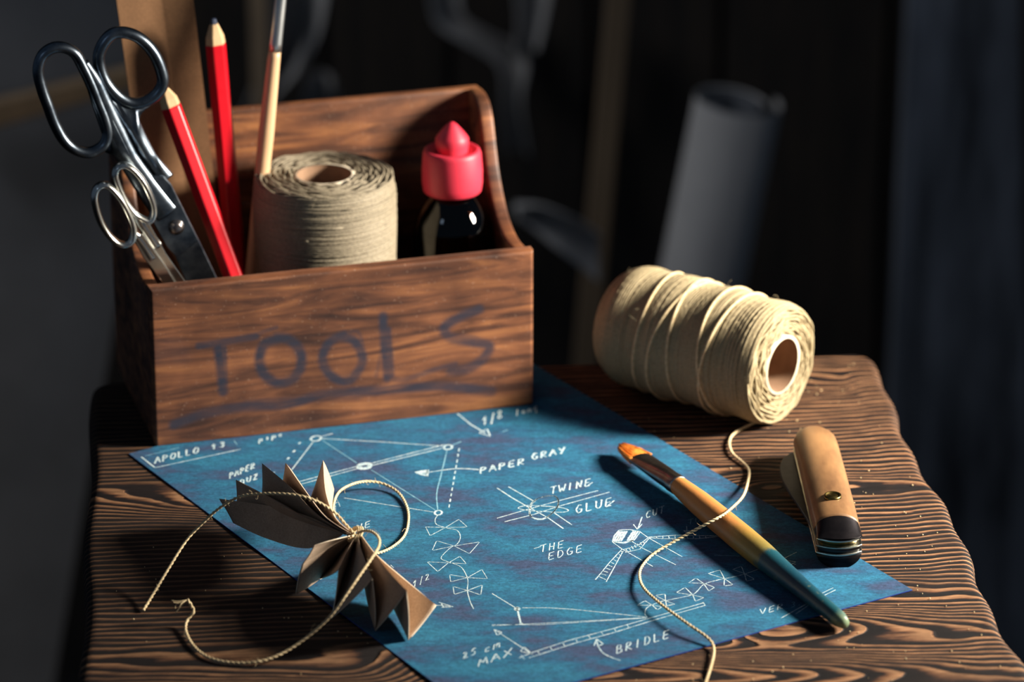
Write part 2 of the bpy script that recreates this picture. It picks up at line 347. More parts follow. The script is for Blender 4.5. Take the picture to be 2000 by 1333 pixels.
# ------------------------------------------------------------------ stool
th = math.radians(5.7); TX = np.array([math.cos(th), math.sin(th), 0]); TY = np.array([math.sin(th), -math.cos(th), 0])   # TY runs towards the camera
t1, t2 = at(172, 745), at(1692, 683); TW = (t2 - t1) @ TX; TL = .44; TH = .032
def loc_st(px, py): p = at(px, py) - t1; return p @ TX, p @ TY
def stool():
    top = thing('wooden_stool', 'dark charred wooden stool carrying the tool box, blueprint and twine', 'stool', [*(t1 + TX*TW/2 + TY*TL/2)[:2], 0])
    ns, nt = 300, 380; s = np.linspace(-.004, TW+.004, ns); t = np.linspace(0, TL, nt); S, Tt = np.meshgrid(s, t, indexing='ij')
    # wandering edges
    f = (S)/(TW); wob_r = .0018*np.sin(Tt*38+.4) + .0035*np.exp(-((Tt-.24)/.012)**2)*0 + .001*np.sin(Tt*120)
    flare = np.interp(Tt, [0, TL], [0, .006]); S2 = S + np.clip(f, 0, 1)**6*(wob_r + flare) - np.clip(1-f, 0, 1)**6*(.0012*np.sin(Tt*45) + .010*Tt/TL - .002)
    R = .010; cx = np.clip(S, R, TW-R); cy = np.clip(Tt, R, TL-R); dx, dy = S-cx, Tt-cy; rr = np.hypot(dx, dy)
    k = np.where(rr > R, R/np.maximum(rr, 1e-9), 1.0)
    S2 = S2 - dx*(1-k); T2 = cy + dy*k
    d = R - np.minimum(rr, R); e = .005; z = -np.where(d < e, e - np.sqrt(np.maximum(e*e - (e-d)**2, 0)), 0)
    z = z + .0004*np.sin(T2*90+1.3)*np.sin(S2*9)
    # growth ring phase
    ZN = []
    def zone(px0, py0, px1, py1, w, amp, flip=1): ZN.append((loc_st(px0, py0), loc_st(px1, py1), w, amp, flip))
    zone(1560, 1150, 1925, 1148, .0125, 4.2); zone(1540, 1222, 1975, 1216, .0150, 7.5); zone(1180, 1314, 1975, 1306, .0150, 10.5)
    zone(1540, 948, 1885, 942, .0085, 3.2); zone(480, 982, 164, 974, .0165, 6.5, -1); zone(640, 1305, 150, 1300, .0150, 4.0, -1); zone(1300, 905, 1560, 922, .009, 2.6); zone(1500, 735, 1640, 730, .014, 2.0)
    rho = np.full_like(T2, 1/.0047); bump_ = np.zeros_like(T2); clear = np.zeros_like(T2)
    for (s0, tc0), (s1, tc1), w_, amp, flip in ZN:
        u = (S2 - s0)/(s1 - s0); tc = tc0 + (tc1-tc0)*u + .0010*np.sin(S2*55)
        act = 1/(1+np.exp(-(u+.25)/.10))/(1+np.exp((u-1.15)/.06)); g = lambda W: np.exp(-np.abs((T2-tc)/W)**2)
        rho = rho - act*(.92*g(w_) - .92/2.0*g(w_*2.0))/.0047
        clear = np.maximum(clear, act*np.exp(-np.abs((T2-tc)/(w_*1.15))**4))
        ww = w_*(.55 + .5*np.sqrt(np.clip(1.08-u, .02, 1.6)))
        bump_ = bump_ + flip*amp*np.clip(1.0-u, 0, 1.3)*np.exp(-np.abs((T2-tc)/ww)**2.4)*(1/(1+np.exp(-(u+.25)/.08)))
    ph = np.cumsum(rho, axis=1)*(t[1]-t[0]) + bump_ + .18*np.sin(S2*21+T2*60) + .12*np.sin(S2*47+T2*33+1) + .10*np.sin(S2*130+T2*260)
    P = t1 + S2[..., None]*TX + T2[..., None]*TY; P = P.copy(); P[..., 2] = T + z
    V = P.reshape(-1, 3); idx = np.arange(ns*nt).reshape(ns, nt)
    F = np.stack([idx[:-1, :-1], idx[:-1, 1:], idx[1:, 1:], idx[1:, :-1]], -1).reshape(-1, 4).tolist()
    loop = list(idx[:, 0]) + list(idx[-1, 1:]) + list(idx[-2::-1, -1]) + list(idx[0, -2:0:-1])
    low = V[loop].copy(); low[:, 2] = T - TH + .004; cen = V.mean(0); low2 = low.copy(); low2[:, 2] = T - TH; low2[:, :2] = cen[:2] + (low[:, :2]-cen[:2])*.985
    n0 = len(V); m = len(loop); V = np.concatenate([V, low, low2])
    for i in range(m):
        j = (i+1) % m; F.append([loop[i], loop[j], n0+j, n0+i]); F.append([n0+i, n0+j, n0+m+j, n0+m+i])
    F.append([n0+m+i for i in range(m)])
    # local frame so that the grain runs along x
    o = bpy.data.objects.new('seat', bpy.data.meshes.new('seat')); COL.objects.link(o)
    org = ORG[top]; Rm = np.stack([TX, -TY, [0, 0, 1]], 1)
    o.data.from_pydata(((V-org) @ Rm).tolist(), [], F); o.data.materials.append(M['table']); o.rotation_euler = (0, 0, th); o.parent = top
    o.data.polygons.foreach_set('use_smooth', [True]*len(o.data.polygons))
    a = o.data.attributes.new('ring', 'FLOAT', 'POINT'); vals = np.zeros(len(V)); vals[:ns*nt] = ph.reshape(-1); vals[n0:n0+m] = ph.reshape(-1)[loop]; vals[n0+m:] = vals[n0:n0+m]
    a.data.foreach_set('value', vals)
    cv = np.zeros(len(V)); cv[:ns*nt] = clear.reshape(-1); a = o.data.attributes.new('clear', 'FLOAT', 'POINT'); a.data.foreach_set('value', cv)
    left_shade = .60/(1+np.exp((S2-.52*TW)/.035)); (s0, tk), (s1, tk1) = loc_st(160, 976), loc_st(450, 976)   # shade painted into the left half; one clear knot band was left pale
    left_shade = left_shade*(1 - .95*np.exp(-np.abs((T2-tk-(tk1-tk)*(S2-s0)/(s1-s0))/.017)**4)); left_shade = left_shade*(1-.5/(1+np.exp(-(T2-loc_st(500, 1270)[1])/.006)))
    cv = np.zeros(len(V)); cv[:ns*nt] = left_shade.reshape(-1); cv[n0:n0+m] = left_shade.reshape(-1)[loop]; cv[n0+m:] = cv[n0:n0+m]
    a = o.data.attributes.new('left_shade', 'FLOAT', 'POINT'); a.data.foreach_set('value', cv); o.data.update()
    for a_, b_ in ((.05, .05), (TW-.05, .05), (.05, TL-.05), (TW-.05, TL-.05)):
        p = t1 + TX*a_ + TY*b_; q = p + (p - (t1 + TX*TW/2 + TY*TL/2))*.12
        V, F = tube(np.array([[q[0], q[1], 0], [p[0], p[1], T - TH + .001]]), [.016, .020], 16); mk('leg', V, F, M['leg'], top)
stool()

# ------------------------------------------------------------------ blueprint
PT = .0004
def blueprint():
    root = thing('blueprint', 'blue sheet with white hand drawn kite plans lying under the tool box', 'blueprint', at(1000, 1000))
    C = [at(252, 889), at(919, 1391), at(1782, 1155), at(1001, 689)]
    n = 60; V = []
    for lay in (PT, 0.00002):
        for i in range(n):
            for j in range(n):
                u, v = i/(n-1), j/(n-1); p = (C[0]*(1-u) + C[1]*u)*(1-v) + (C[3]*(1-u) + C[2]*u)*v; p = p.copy(); p[2] = T + .0002 + lay; V.append(p)
    F = []; I = []
    for L, o in ((0, 0), (1, n*n)):
        for i in range(n-1):
            for j in range(n-1):
                q = (o+i*n+j, o+(i+1)*n+j, o+(i+1)*n+j+1, o+i*n+j+1); F.append(q if L == 0 else q[::-1]); I.append(0)
    rim = [i*n for i in range(n)] + [(n-1)*n+j for j in range(1, n)] + [i*n+n-1 for i in range(n-2, -1, -1)] + [j for j in range(n-2, 0, -1)]
    for k in range(len(rim)):
        a, b_ = rim[k], rim[(k+1) % len(rim)]; F.append((a, b_, b_+n*n, a+n*n)); I.append(1)
    mk('sheet', V, F, [M['blue'], M['blue_edge']], root, False, I)
    b = MB(); H = PT + .0002 + .00006
    def stroke(P, wd=.55, m=0, smooth=False, closed=False, jit=.35):
        P = np.array(P, float)
        if smooth: P = catmull(P, 7, closed)
        if closed: P = np.concatenate([P, P[:1]])
        Q = np.array([at(x + rng.normal(0, jit)*.3, y + rng.normal(0, jit)*.3, H) for x, y in P])
        Q = resample(Q, .0012) if not smooth else Q
        if len(Q) < 2: return
        tn = np.gradient(Q, axis=0); tn /= np.maximum(np.linalg.norm(tn, axis=1), 1e-9)[:, None]; sd = np.stack([-tn[:, 1], tn[:, 0], tn[:, 0]*0], 1)
        wv = wd*.00078*.5*(1 + rng.normal(0, .18, len(Q))); k = len(Q)
        V = np.concatenate([Q + sd*wv[:, None], Q - sd*wv[:, None]]); b.add(V, [(i, i+1, k+i+1, k+i) for i in range(k-1)], m)
    G = {'A': [[(0,0),(.45,1),(.9,0)],[(.2,.4),(.75,.4)]], 'P': [[(.1,0),(.1,1),(.7,.9),(.75,.6),(.1,.45)]], 'O': [[(.4,1),(.05,.6),(.15,.1),(.5,0),(.85,.4),(.75,.9),(.4,1)]],
      'L': [[(.1,1),(.15,0),(.8,.05)]], '1': [[(.1,.6),(.5,1),(.4,0)]], '3': [[(.1,.9),(.6,1),(.7,.75),(.3,.55),(.75,.35),(.5,0),(.05,.1)]], 'E': [[(.8,1),(.15,.95),(.1,0),(.8,.05)],[(.1,.5),(.7,.52)]],
      'R': [[(.1,0),(.12,1),(.7,.9),(.7,.6),(.15,.45),(.85,0)]], 'B': [[(.1,0),(.1,1),(.65,.9),(.6,.6),(.15,.52),(.75,.4),(.7,.08),(.1,0)]], 'U': [[(.1,1),(.12,.2),(.45,0),(.75,.25),(.8,1)]],
      'T': [[(0,.95),(.9,1)],[(.5,.97),(.45,0)]], 'W': [[(0,1),(.2,0),(.45,.6),(.7,0),(.95,1)]], 'I': [[(.4,1),(.35,0)]], 'N': [[(.1,0),(.15,1),(.7,0),(.8,1)]], 'G': [[(.75,.9),(.35,1),(.05,.5),(.3,0),(.75,.1),(.78,.45),(.45,.45)]],
      'H': [[(.15,1),(.1,0)],[(.75,1),(.7,0)],[(.1,.5),(.75,.5)]], 'D': [[(.1,0),(.12,1),(.6,.9),(.8,.45),(.55,.05),(.1,0)]], 'C': [[(.8,.9),(.4,1),(.08,.5),(.35,0),(.8,.15)]], 'M': [[(0,0),(.15,1),(.45,.3),(.75,1),(.9,0)]],
      'X': [[(0,1),(.8,0)],[(.8,1),(0,0)]], 'V': [[(0,1),(.4,0),(.8,1)]], '2': [[(.1,.8),(.4,1),(.7,.75),(.1,0),(.8,.05)]], '5': [[(.75,1),(.2,1),(.15,.6),(.6,.6),(.7,.25),(.4,0),(.1,.05)]], '/': [[(.6,1),(.3,-.2)]],
      '8': [[(.4,.5),(.1,.8),(.4,1),(.7,.8),(.4,.5),(.1,.2),(.4,0),(.75,.2),(.4,.5)]], 'Y': [[(0,1),(.4,.5)],[(.8,1),(.35,0)]], 'Z': [[(.1,.9),(.8,1),(.1,0),(.8,.05)]], 'K': [[(.1,1),(.1,0)],[(.7,1),(.15,.45),(.8,0)]],
      'l': [[(.4,1),(.35,0)]], 'o': [[(.4,.6),(.1,.3),(.4,0),(.7,.3),(.4,.6)]], 'n': [[(.1,0),(.15,.6),(.6,.55),(.65,0)]], 'g': [[(.7,.6),(.2,.55),(.2,.1),(.65,.15),(.7,.6),(.55,-.4)]], 'c': [[(.7,.5),(.2,.5),(.2,.05),(.7,.1)]],
      'm': [[(0,0),(.1,.6),(.35,.5),(.4,0),(.45,.5),(.75,.55),(.8,0)]], 'p': [[(.1,-.4),(.15,.6),(.7,.5),(.6,.05),(.15,.1)]], 'i': [[(.4,.6),(.4,0)]], 'e': [[(.1,.3),(.7,.35),(.4,.6),(.1,.3),(.35,0),(.7,.1)]], '.': [[(.3,0),(.4,.08)]]}
    def text(s, x0, y0, x1, y1, h, wd=.6, lean=-2, m=0):
        n = len(s); dx, dy = (x1-x0)/n, (y1-y0)/n
        for i, ch in enumerate(s):
            if ch == ' ': continue
            for st in G[ch]: stroke([(x0 + dx*(i + .8*u) - lean*v*.5, y0 + dy*(i + .8*u) - h*v) for u, v in st], wd, m)
    text('APOLLO', 302, 906, 392, 884, 12, 1.0); text('13', 412, 879, 444, 871, 10, 1.0); text('pipe', 505, 864, 556, 851, 9, .9)
    text('PAPER', 448, 936, 500, 914, 12, .9); text('DUZ A.', 468, 949, 545, 920, 11, .9)
    stroke([(276, 893), (303, 914)], .9); stroke([(303, 914), (470, 878)], .7); stroke([(284, 891), (350, 875)], .5, 1); stroke([(457, 861), (463, 869)], .5, 1)
    for x, y in ((585, 866), (574, 882), (563, 896)): stroke([(x-2, y+2), (x+2, y-2)], 1.2)
    text('1/8', 942, 832, 985, 815, 17, .9); text('long', 1006, 814, 1054, 800, 13, .8)
    stroke([(893, 808), (920, 830), (948, 846)], .8); stroke([(936, 846), (958, 853), (951, 838), (936, 846)], .8); stroke([(982, 844), (992, 840)], .6, 1)
    def ell(cx, cy, rx, ry, wd, rot=-.15, m=0): stroke([(cx + rx*math.cos(a)*math.cos(rot) - ry*math.sin(a)*math.sin(rot), cy + rx*math.cos(a)*math.sin(rot) + ry*math.sin(a)*math.cos(rot)) for a in np.linspace(0, 6.28, 10)[:-1]], wd, m, True, True)
    ell(617, 857, 10, 5, 1.1); ell(712, 911, 13, 5.5, 1.9); ell(712, 911, 9, 3, 1.3); ell(875, 874, 8, 4.5, 1.2); ell(856, 1002, 7, 4.5, 1.2)
    for dy in (0, 6): stroke([(585, 941+dy), (699, 911+dy*.8)], .7); stroke([(727, 905+dy*.8), (868, 869+dy)], .7)
    stroke([(628, 857), (750, 864), (865, 872)], .6); stroke([(884, 870), (901, 863)], .7, 1); stroke([(611, 864), (570, 918)], .6); stroke([(628, 853), (650, 847)], .6)
    stroke([(630, 861), (697, 905)], .5, 1); stroke([(725, 918), (850, 997)], .5, 1); stroke([(672, 973), (848, 1001)], .5)
    stroke([(873, 880), (861, 930), (853, 965), (855, 996)], .6, 1, True)
    for k in range(11):
        y = 876 + k*11; stroke([(897 - k*1.9, y), (896 - k*1.9, y+6)], .7)
    stroke([(936, 918), (892, 916), (836, 923)], .9, 0, True)
    for q in ([(810, 923), (836, 919)], [(812, 924), (836, 922)], [(814, 925), (836, 926)], [(818, 926), (834, 930)], [(836, 918), (834, 931)]): stroke(q, 1.3)
    text('PAPER', 937, 926, 1029, 906, 12, 1.0); text('GRAY', 1038, 899, 1108, 884, 12, 1.0)
    text('TWINE', 1074, 966, 1158, 948, 14, .75); text('GLUE', 1124, 1004, 1200, 987, 16, .75); stroke([(1186, 989), (1200, 978)], .7); stroke([(1148, 949), (1157, 943)], .7)
    stroke([(971, 954), (1000, 973), (1032, 991), (1070, 1012), (1100, 1033)], .75); stroke([(993, 951), (1045, 981)], .6); stroke([(1082, 1002), (1117, 1026)], .6)
    stroke([(971, 1013), (1025, 997), (1090, 979), (1168, 959)], .6); stroke([(985, 1020), (1045, 1005), (1090, 990), (1190, 962)], .6)
    for dx in (0, 1.5): stroke([(1034+dx, 1000), (1037+dx, 985), (1050, 975), (1070, 969), (1085, 970), (1091, 980), (1088, 992), (1075, 1006), (1060, 1015-dx), (1045, 1014-dx), (1036, 1008)], .7, 0, True, True)
    stroke([(1012, 993), (1030, 988), (1060, 989), (1095, 992), (1110, 997), (1100, 1001), (1070, 1000), (1035, 998)], .6, 0, True, True)
    text('THE', 1054, 1080, 1106, 1069, 14, .6); stroke([(1043, 1072), (1056, 1068)], .6); text('EDGE', 1070, 1095, 1142, 1077, 14, .6)
    text('CUT', 1261, 1014, 1300, 1001, 14, .55); stroke([(1254, 1010), (1246, 1033)], .6); stroke([(1237, 1025), (1245, 1035), (1254, 1024)], .6)
    blk = [(1209, 1036), (1230, 1035), (1251, 1039), (1239, 1055), (1219, 1062), (1196, 1059), (1200, 1047)]; stroke(blk, .7, 0, False, True)
    for k in range(9):
        if k in (4, 5): continue
        x = 1199 + k*4.4; stroke([(x, 1058 - .2*k), (x + 12, 1038)], 1.3)
    stroke([(1198, 1059), (1218, 1060), (1238, 1056)], 1.0)
    stroke([(1197, 1060), (1215, 1073), (1275, 1107)], .5); stroke([(1234, 1058), (1252, 1070), (1320, 1104)], .5); stroke([(1251, 1040), (1266, 1051), (1332, 1088)], .5)
    stroke([(1215, 1073), (1190, 1100), (1163, 1133)], .5); stroke([(1217, 1077), (1200, 1108), (1184, 1137)], .5); stroke([(1168, 1126), (1184, 1133)], .5)
    for k in range(9): u = k/9; stroke([(1213 - 44*u, 1077 + 50*u), (1216 - 36*u, 1080 + 50*u)], .5)
    stroke([(1217, 1074), (1245, 1067), (1266, 1051)], .5); stroke([(1221, 1080), (1250, 1073), (1267, 1053)], .5)
    for k in range(7): u = k/7; stroke([(1222 + 40*u, 1073 - 18*u), (1226 + 38*u, 1078 - 18*u)], .5)
    stroke([(1266, 1050), (1320, 1046), (1400, 1047)], .5); stroke([(1266, 1051), (1300, 1053), (1360, 1053), (1420, 1047)], .5)
    for k in range(9): stroke([(1282 + k*12, 1048), (1283 + k*12, 1052)], .45)
    stroke([(1341, 1028), (1342, 1041)], .45); stroke([(1335, 1037), (1342, 1042), (1347, 1037), (1335, 1037)], .45); text('TUBE', 1343, 1026, 1400, 1012, 10, .4, m=1)
    stroke([(1395, 1085), (1445, 1087)], .35, 1)
    stroke([(855, 1007), (850, 1015), (853, 1025), (873, 1032), (893, 1037), (899, 1050), (893, 1063), (878, 1072), (863, 1087), (863, 1093), (875, 1098), (900, 1108), (912, 1127), (914, 1140), (913, 1155), (918, 1175), (925, 1190)], .42, 0, True)
    def bow(c, l, r, wd=.42):
        for tri in (l, r):
            if tri: stroke([c] + tri + [c], wd)
    for c, l, r in [((870,1031),[(831,1030),(840,1047)],[(896,1015),(913,1030)]), ((887,1067),[(853,1057),(844,1076)],[(937,1059),(917,1082)]), ((876,1100),[(834,1098),(855,1117)],[(898,1087),(911,1102)]),
                    ((913,1129),[(878,1123),(880,1137)],[(941,1113),(952,1131)]), ((913,1154),[(885,1146),(887,1162)],[(942,1143),(939,1163)]),
                    ((1274,1183),[(1244,1183),(1260,1174)],[(1284,1192),(1293,1186)]), ((1300,1174),[(1280,1164),(1299,1161)],[(1302,1184),(1318,1181)]), ((1353,1163),[(1321,1158),(1338,1148)],[(1358,1175),(1375,1168)]),
                    ((1374,1140),[(1345,1139),(1359,1130)],[(1384,1155),(1396,1148)]), ((1415,1131),[(1383,1121),(1406,1114)],[(1414,1145),(1432,1143)]), ((1454,1121),[(1431,1113),(1448,1107)],[(1458,1136),(1474,1132)]),
                    ((1493,1108),[(1467,1101),(1479,1096)],[(1508,1124),(1516,1120)]), ((1526,1094),[(1518,1081),(1526,1094)],[(1539,1107),(1554,1098)])]: bow(c, l, r)
    stroke([(1526, 1094), (1556, 1079)], .4); stroke([(1526, 1094), (1554, 1103)], .4)
    stroke([(1264, 1207), (1260, 1200), (1262, 1190), (1272, 1183), (1290, 1176), (1310, 1172), (1350, 1163), (1362, 1155), (1375, 1142), (1400, 1134), (1430, 1128), (1460, 1120), (1495, 1107)], .42, 0, True)
    text('1/2', 806, 1148, 842, 1130, 13, .45); stroke([(763, 1104), (769, 1110)], .4); stroke([(786, 1128), (788, 1134)], .4)
    stroke([(852, 1183), (885, 1185)], .4); stroke([(857, 1177), (885, 1186), (862, 1187)], .5); stroke([(862, 1180), (866, 1187)], .6)
    text('NE', 695, 1038, 728, 1028, 12, .6); stroke([(655, 1010), (655, 988)], .4); stroke([(653, 984), (661, 981), (664, 990)], .4)
    stroke([(961, 1160), (1007, 1188)], .5); ell(1010, 1190, 3.5, 2.5, 1.6); stroke([(1011, 1192), (1017, 1218)], 1.0); stroke([(1014, 1220), (1021, 1218)], .8)
    stroke([(1020, 1188), (1070, 1188), (1120, 1191), (1200, 1199), (1262, 1206)], .45); stroke([(960, 1223), (1100, 1216), (1262, 1207)], .4); stroke([(960, 1221), (1060, 1221), (1180, 1213), (1262, 1208)], .4)
    stroke([(966, 1231), (1040, 1279)], .45); stroke([(965, 1230), (971, 1242), (981, 1236), (965, 1230)], .5); stroke([(1039, 1278), (1023, 1264), (1017, 1273), (1039, 1278)], .5)
    stroke([(1013, 1286), (1040, 1275), (1110, 1252), (1200, 1228), (1262, 1210), (1375, 1178)], .5); stroke([(1032, 1286), (1120, 1258), (1200, 1236), (1270, 1214), (1378, 1183)], .5); stroke([(1373, 1177), (1378, 1184)], .5)
    for k in range(8): u = k/8; stroke([(1050 + 200*u, 1272 - 58*u), (1053 + 200*u, 1277 - 58*u)], .4)
    stroke([(1018, 1281), (1024, 1288)], .5); text('25', 903, 1288, 935, 1276, 12, .55); text('cm', 945, 1277, 982, 1262, 16, .55); text('MAX', 934, 1303, 1008, 1277, 14, .6)
    stroke([(1212, 1291), (1198, 1286), (1179, 1277), (1168, 1262), (1166, 1252)], .6, 0, True); stroke([(1160, 1262), (1165, 1249), (1179, 1259), (1166, 1263)], .6)
    text('BRIDLE', 1203, 1278, 1312, 1245, 16, .6); text('VER', 1484, 1202, 1534, 1188, 11, .45); text('3.', 1545, 1188, 1570, 1180, 11, .4, m=1)
    stroke([(1526, 1208), (1579, 1178)], .5); stroke([(1554, 1200), (1582, 1181)], .4); stroke([(1600, 1162), (1627, 1149)], .4); stroke([(1605, 1166), (1632, 1153)], .4)
    b.make('drawing', [M['chalk'], M['chalk_faint']], root, False, label='white hand drawn lines and lettering')
blueprint()

# ------------------------------------------------------------------ tool box
BZ = .0007
b1 = at(303, 872, BZ); b2 = at(1042, 790, BZ); BU = b2 - b1; BL = np.linalg.norm(BU); BU = BU/BL; BV = np.array([-BU[1], BU[0], 0]); UP = np.array([0, 0, 1.])
BD, FH, BH = .096, .0755, .1238
def bx(u, v, z): return b1 + BU*u + BV*v + UP*z
def bpx(px, py, depth): return on_plane(px, py, b1 + BV*depth, BV)
def toolbox():
    root = thing('tool_box', 'open brown wooden tool box with painted word TOOLS', 'box', bx(BL/2, BD/2, 0))
    def finish(o): o.rotation_euler = (0, 0, 0); return bev(o, .0012, 3)
    # each panel's mesh is written in the box's own axes so that the grain follows it
    ang = math.atan2(BU[1], BU[0])
    def panel(name, V, F, bevw=.0014, **k):
        V = np.array(V); org = ORG[root]; Rm = np.stack([BU, BV, UP], 1)
        me = bpy.data.meshes.new(name); me.from_pydata(((V-org) @ Rm).tolist(), [], F); me.materials.append(M['box'])
        o = bpy.data.objects.new(name, me); COL.objects.link(o); o.parent = root; o.rotation_euler = (0, 0, ang)
        if bevw: bev(o, bevw, 3, 40); me.polygons.foreach_set('use_smooth', [True]*len(me.polygons))
        return o
    # front panel: dense grid carrying the brushed lettering
    nu, nz = 520, 230; V = []; F = []; e = .0016; tf = .0058
    us = np.linspace(0, BL, nu); zs = np.linspace(0, FH, nz)
    for u in us:
        for z in zs:
            d = min(u, BL-u, FH-z); V.append(bx(u, (e - math.sqrt(max(e*e - (e-d)**2, 0))) if d < e else 0.0, z))
    F = [(i*nz+j, (i+1)*nz+j, (i+1)*nz+j+1, i*nz+j+1) for i in range(nu-1) for j in range(nz-1)]
    n0 = len(V); rim = [i*nz for i in range(nu)] + [(nu-1)*nz+j for j in range(1, nz)] + [i*nz+nz-1 for i in range(nu-2, -1, -1)] + [j for j in range(nz-2, 0, -1)]
    for k in rim: p = V[k]; q = (p-b1); V.append(bx(q @ BU, tf, q[2]))
    m = len(rim); F += [(rim[(k+1) % m], rim[k], n0+k, n0+(k+1) % m) for k in range(m)]; F.append(tuple(n0+k for k in range(m)))
    o = panel('front_panel', V, F, 0); o.data.polygons.foreach_set('use_smooth', [True]*len(o.data.polygons))
    strokes = [([(388,676),(440,668),(500,657)], 5, 1.), ([(470,664),(540,640)], 3, .5), ([(425,672),(431,715),(436,765)], 6.5, 1.), ([(437,672),(440,760)], 4, .8),
      ([(545,662),(518,672),(507,700),(515,730),(540,748),(570,742),(588,715),(585,685),(565,664),(540,660)], 7, .95), ([(530,745),(570,748)], 4, .5),
      ([(672,655),(645,668),(630,700),(645,733),(680,745),(705,715),(706,690),(690,665),(665,658)], 6.5, .9), ([(640,725),(660,742),(690,738)], 6, .5), ([(675,652),(700,650),(712,690)], 2.5, .5),
      ([(748,617),(750,660),(757,740)], 6, .95), ([(757,645),(764,735)], 5, .9), ([(757,738),(790,742),(850,722),(890,712)], 4, .6), ([(735,735),(745,690)], 3, .4),
      ([(935,605),(895,622),(868,640),(880,660),(920,668),(955,676),(945,700),(915,720),(880,725)], 7, .85), ([(940,608),(905,610),(865,645),(885,655),(930,662),(960,680)], 4, .6),
      ([(340,830),(400,808),(480,795),(560,790),(640,770),(760,762),(860,755),(960,765)], 7, .85), ([(480,790),(600,780)], 6, .5), ([(620,775),(700,770)], 8, .4), ([(310,690),(330,680),(350,690)], 18, .25)]
    U_, Z_ = np.meshgrid(us, zs, indexing='ij'); paint = np.zeros_like(U_)
    for P, wpx, a in strokes:
        Q = catmull([bpx(x, y, 0) - b1 for x, y in P], 8); Q2 = np.stack([Q @ BU, Q[:, 2]], 1); hw = wpx*.00030
        for i in range(len(Q2)-1):
            A, B = Q2[i], Q2[i+1]; d = B-A; L2 = d @ d + 1e-12
            t = np.clip(((U_-A[0])*d[0] + (Z_-A[1])*d[1])/L2, 0, 1); ds = np.hypot(U_-A[0]-t*d[0], Z_-A[1]-t*d[1])
            paint = np.maximum(paint, a*np.clip(1.6 - ds/hw*1.0, 0, 1))
    at_ = o.data.attributes.new('paint', 'FLOAT', 'POINT'); vals = np.zeros(len(V)); vals[:nu*nz] = paint.reshape(-1); at_.data.foreach_set('value', vals)
    V, F = boxv(bx(.0002, BD-.0062, 0), BU*(BL-.0004), BV*.006, UP*BH); panel('back_panel', V, F, .0018)
    V, F = boxv(bx(.0062, .006, .0004), BU*(BL-.0124), BV*(BD-.0125), UP*.004); panel('bottom_panel', V, F, .0003)
    prof = [(.0060, 0), (.0060, .0742), (.014, .0728), (.024, .0725), (.034, .0745), (.043, .0790), (.051, .0862), (.058, .0955), (.0635, .107), (.068, .1165), (.0735, .1222), (.081, .1242), (BD-.0063, .1240), (BD-.0063, 0)]
    pr = prof[:1] + [tuple(p) for p in catmull(prof[1:-1], 4)] + prof[-1:]
    for u in (.0001, BL-.0063): 
        V, F = extr([bx(u, v, z) for v, z in pr], BU*.0062); F = [f[::-1] for f in F]; panel('side_panel', V, F, .0022)
toolbox()
IN = BZ + .0045      # box floor height above the stool top

# ------------------------------------------------------------------ spools of thread
def wound(P0, ax, length, rprof, rt, turns, passes, jitter, seed):
    rg = np.random.default_rng(seed); ax = nrm(ax); e1 = nrm(np.cross(ax, [0, 0, 1.] if abs(ax[2]) < .9 else [1., 0, 0])); e2 = np.cross(ax, e1); b = MB(); SEG = 40
    def path(th, z, dr):
        r = rprof(z/length) + dr; P = P0 + ax*z[:, None] + (e1*np.cos(th)[:, None] + e2*np.sin(th)[:, None])*r[:, None]
        V, F = tube(P, rt, 5, ref=ax, cap=True); b.add(V, F)
    th = np.linspace(0, 2*math.pi*turns, turns*SEG); z = length*(th/th[-1])
    path(th, np.clip(z + jitter*.4*np.sin(th*1.7), 0, length), np.zeros(len(th)))
    for p in range(passes):
        n = int(rg.integers(4, 9)); a = rg.uniform(0, 6.28); thh = a + np.linspace(0, 2*math.pi*n, n*SEG); z0 = rg.uniform(.02, .98)*length; dz = rg.choice([-1, 1])*rg.uniform(.6, 3.0)*2*rt*n
        zz = np.clip(z0 + dz*np.linspace(-.5, .5, len(thh)) + jitter*np.sin(thh*.5 + a), .0, length)
        path(thh, zz, np.full(len(thh), rt*rg.uniform(.3, .9)))
    return b, e1, e2
def face_spiral(P0, ax, e1, e2, r0, r1, rt, seed, wob):
    rg = np.random.default_rng(seed); n = int((r1-r0)/(rt*1.5)); b = MB()
    for k in range(n):
        th = np.linspace(0, 2*math.pi, 90) ; a = rg.uniform(0, 6.28)
        r = r0 + (k+.5)*(r1-r0)/n + rt*.9*np.sin(th*rg.integers(5, 11) + a); z = wob*np.sin(th*rg.integers(5, 12) + a*2) + rg.uniform(-.3, .6)*rt - (k/n)**5*rt*1.2
        P = P0 + ax*z[:, None] + (e1*np.cos(th)[:, None] + e2*np.sin(th)[:, None])*r[:, None]
        V, F = tube(P, rt, 5, ref=ax, cap=False); b.add(V, F)
    return b
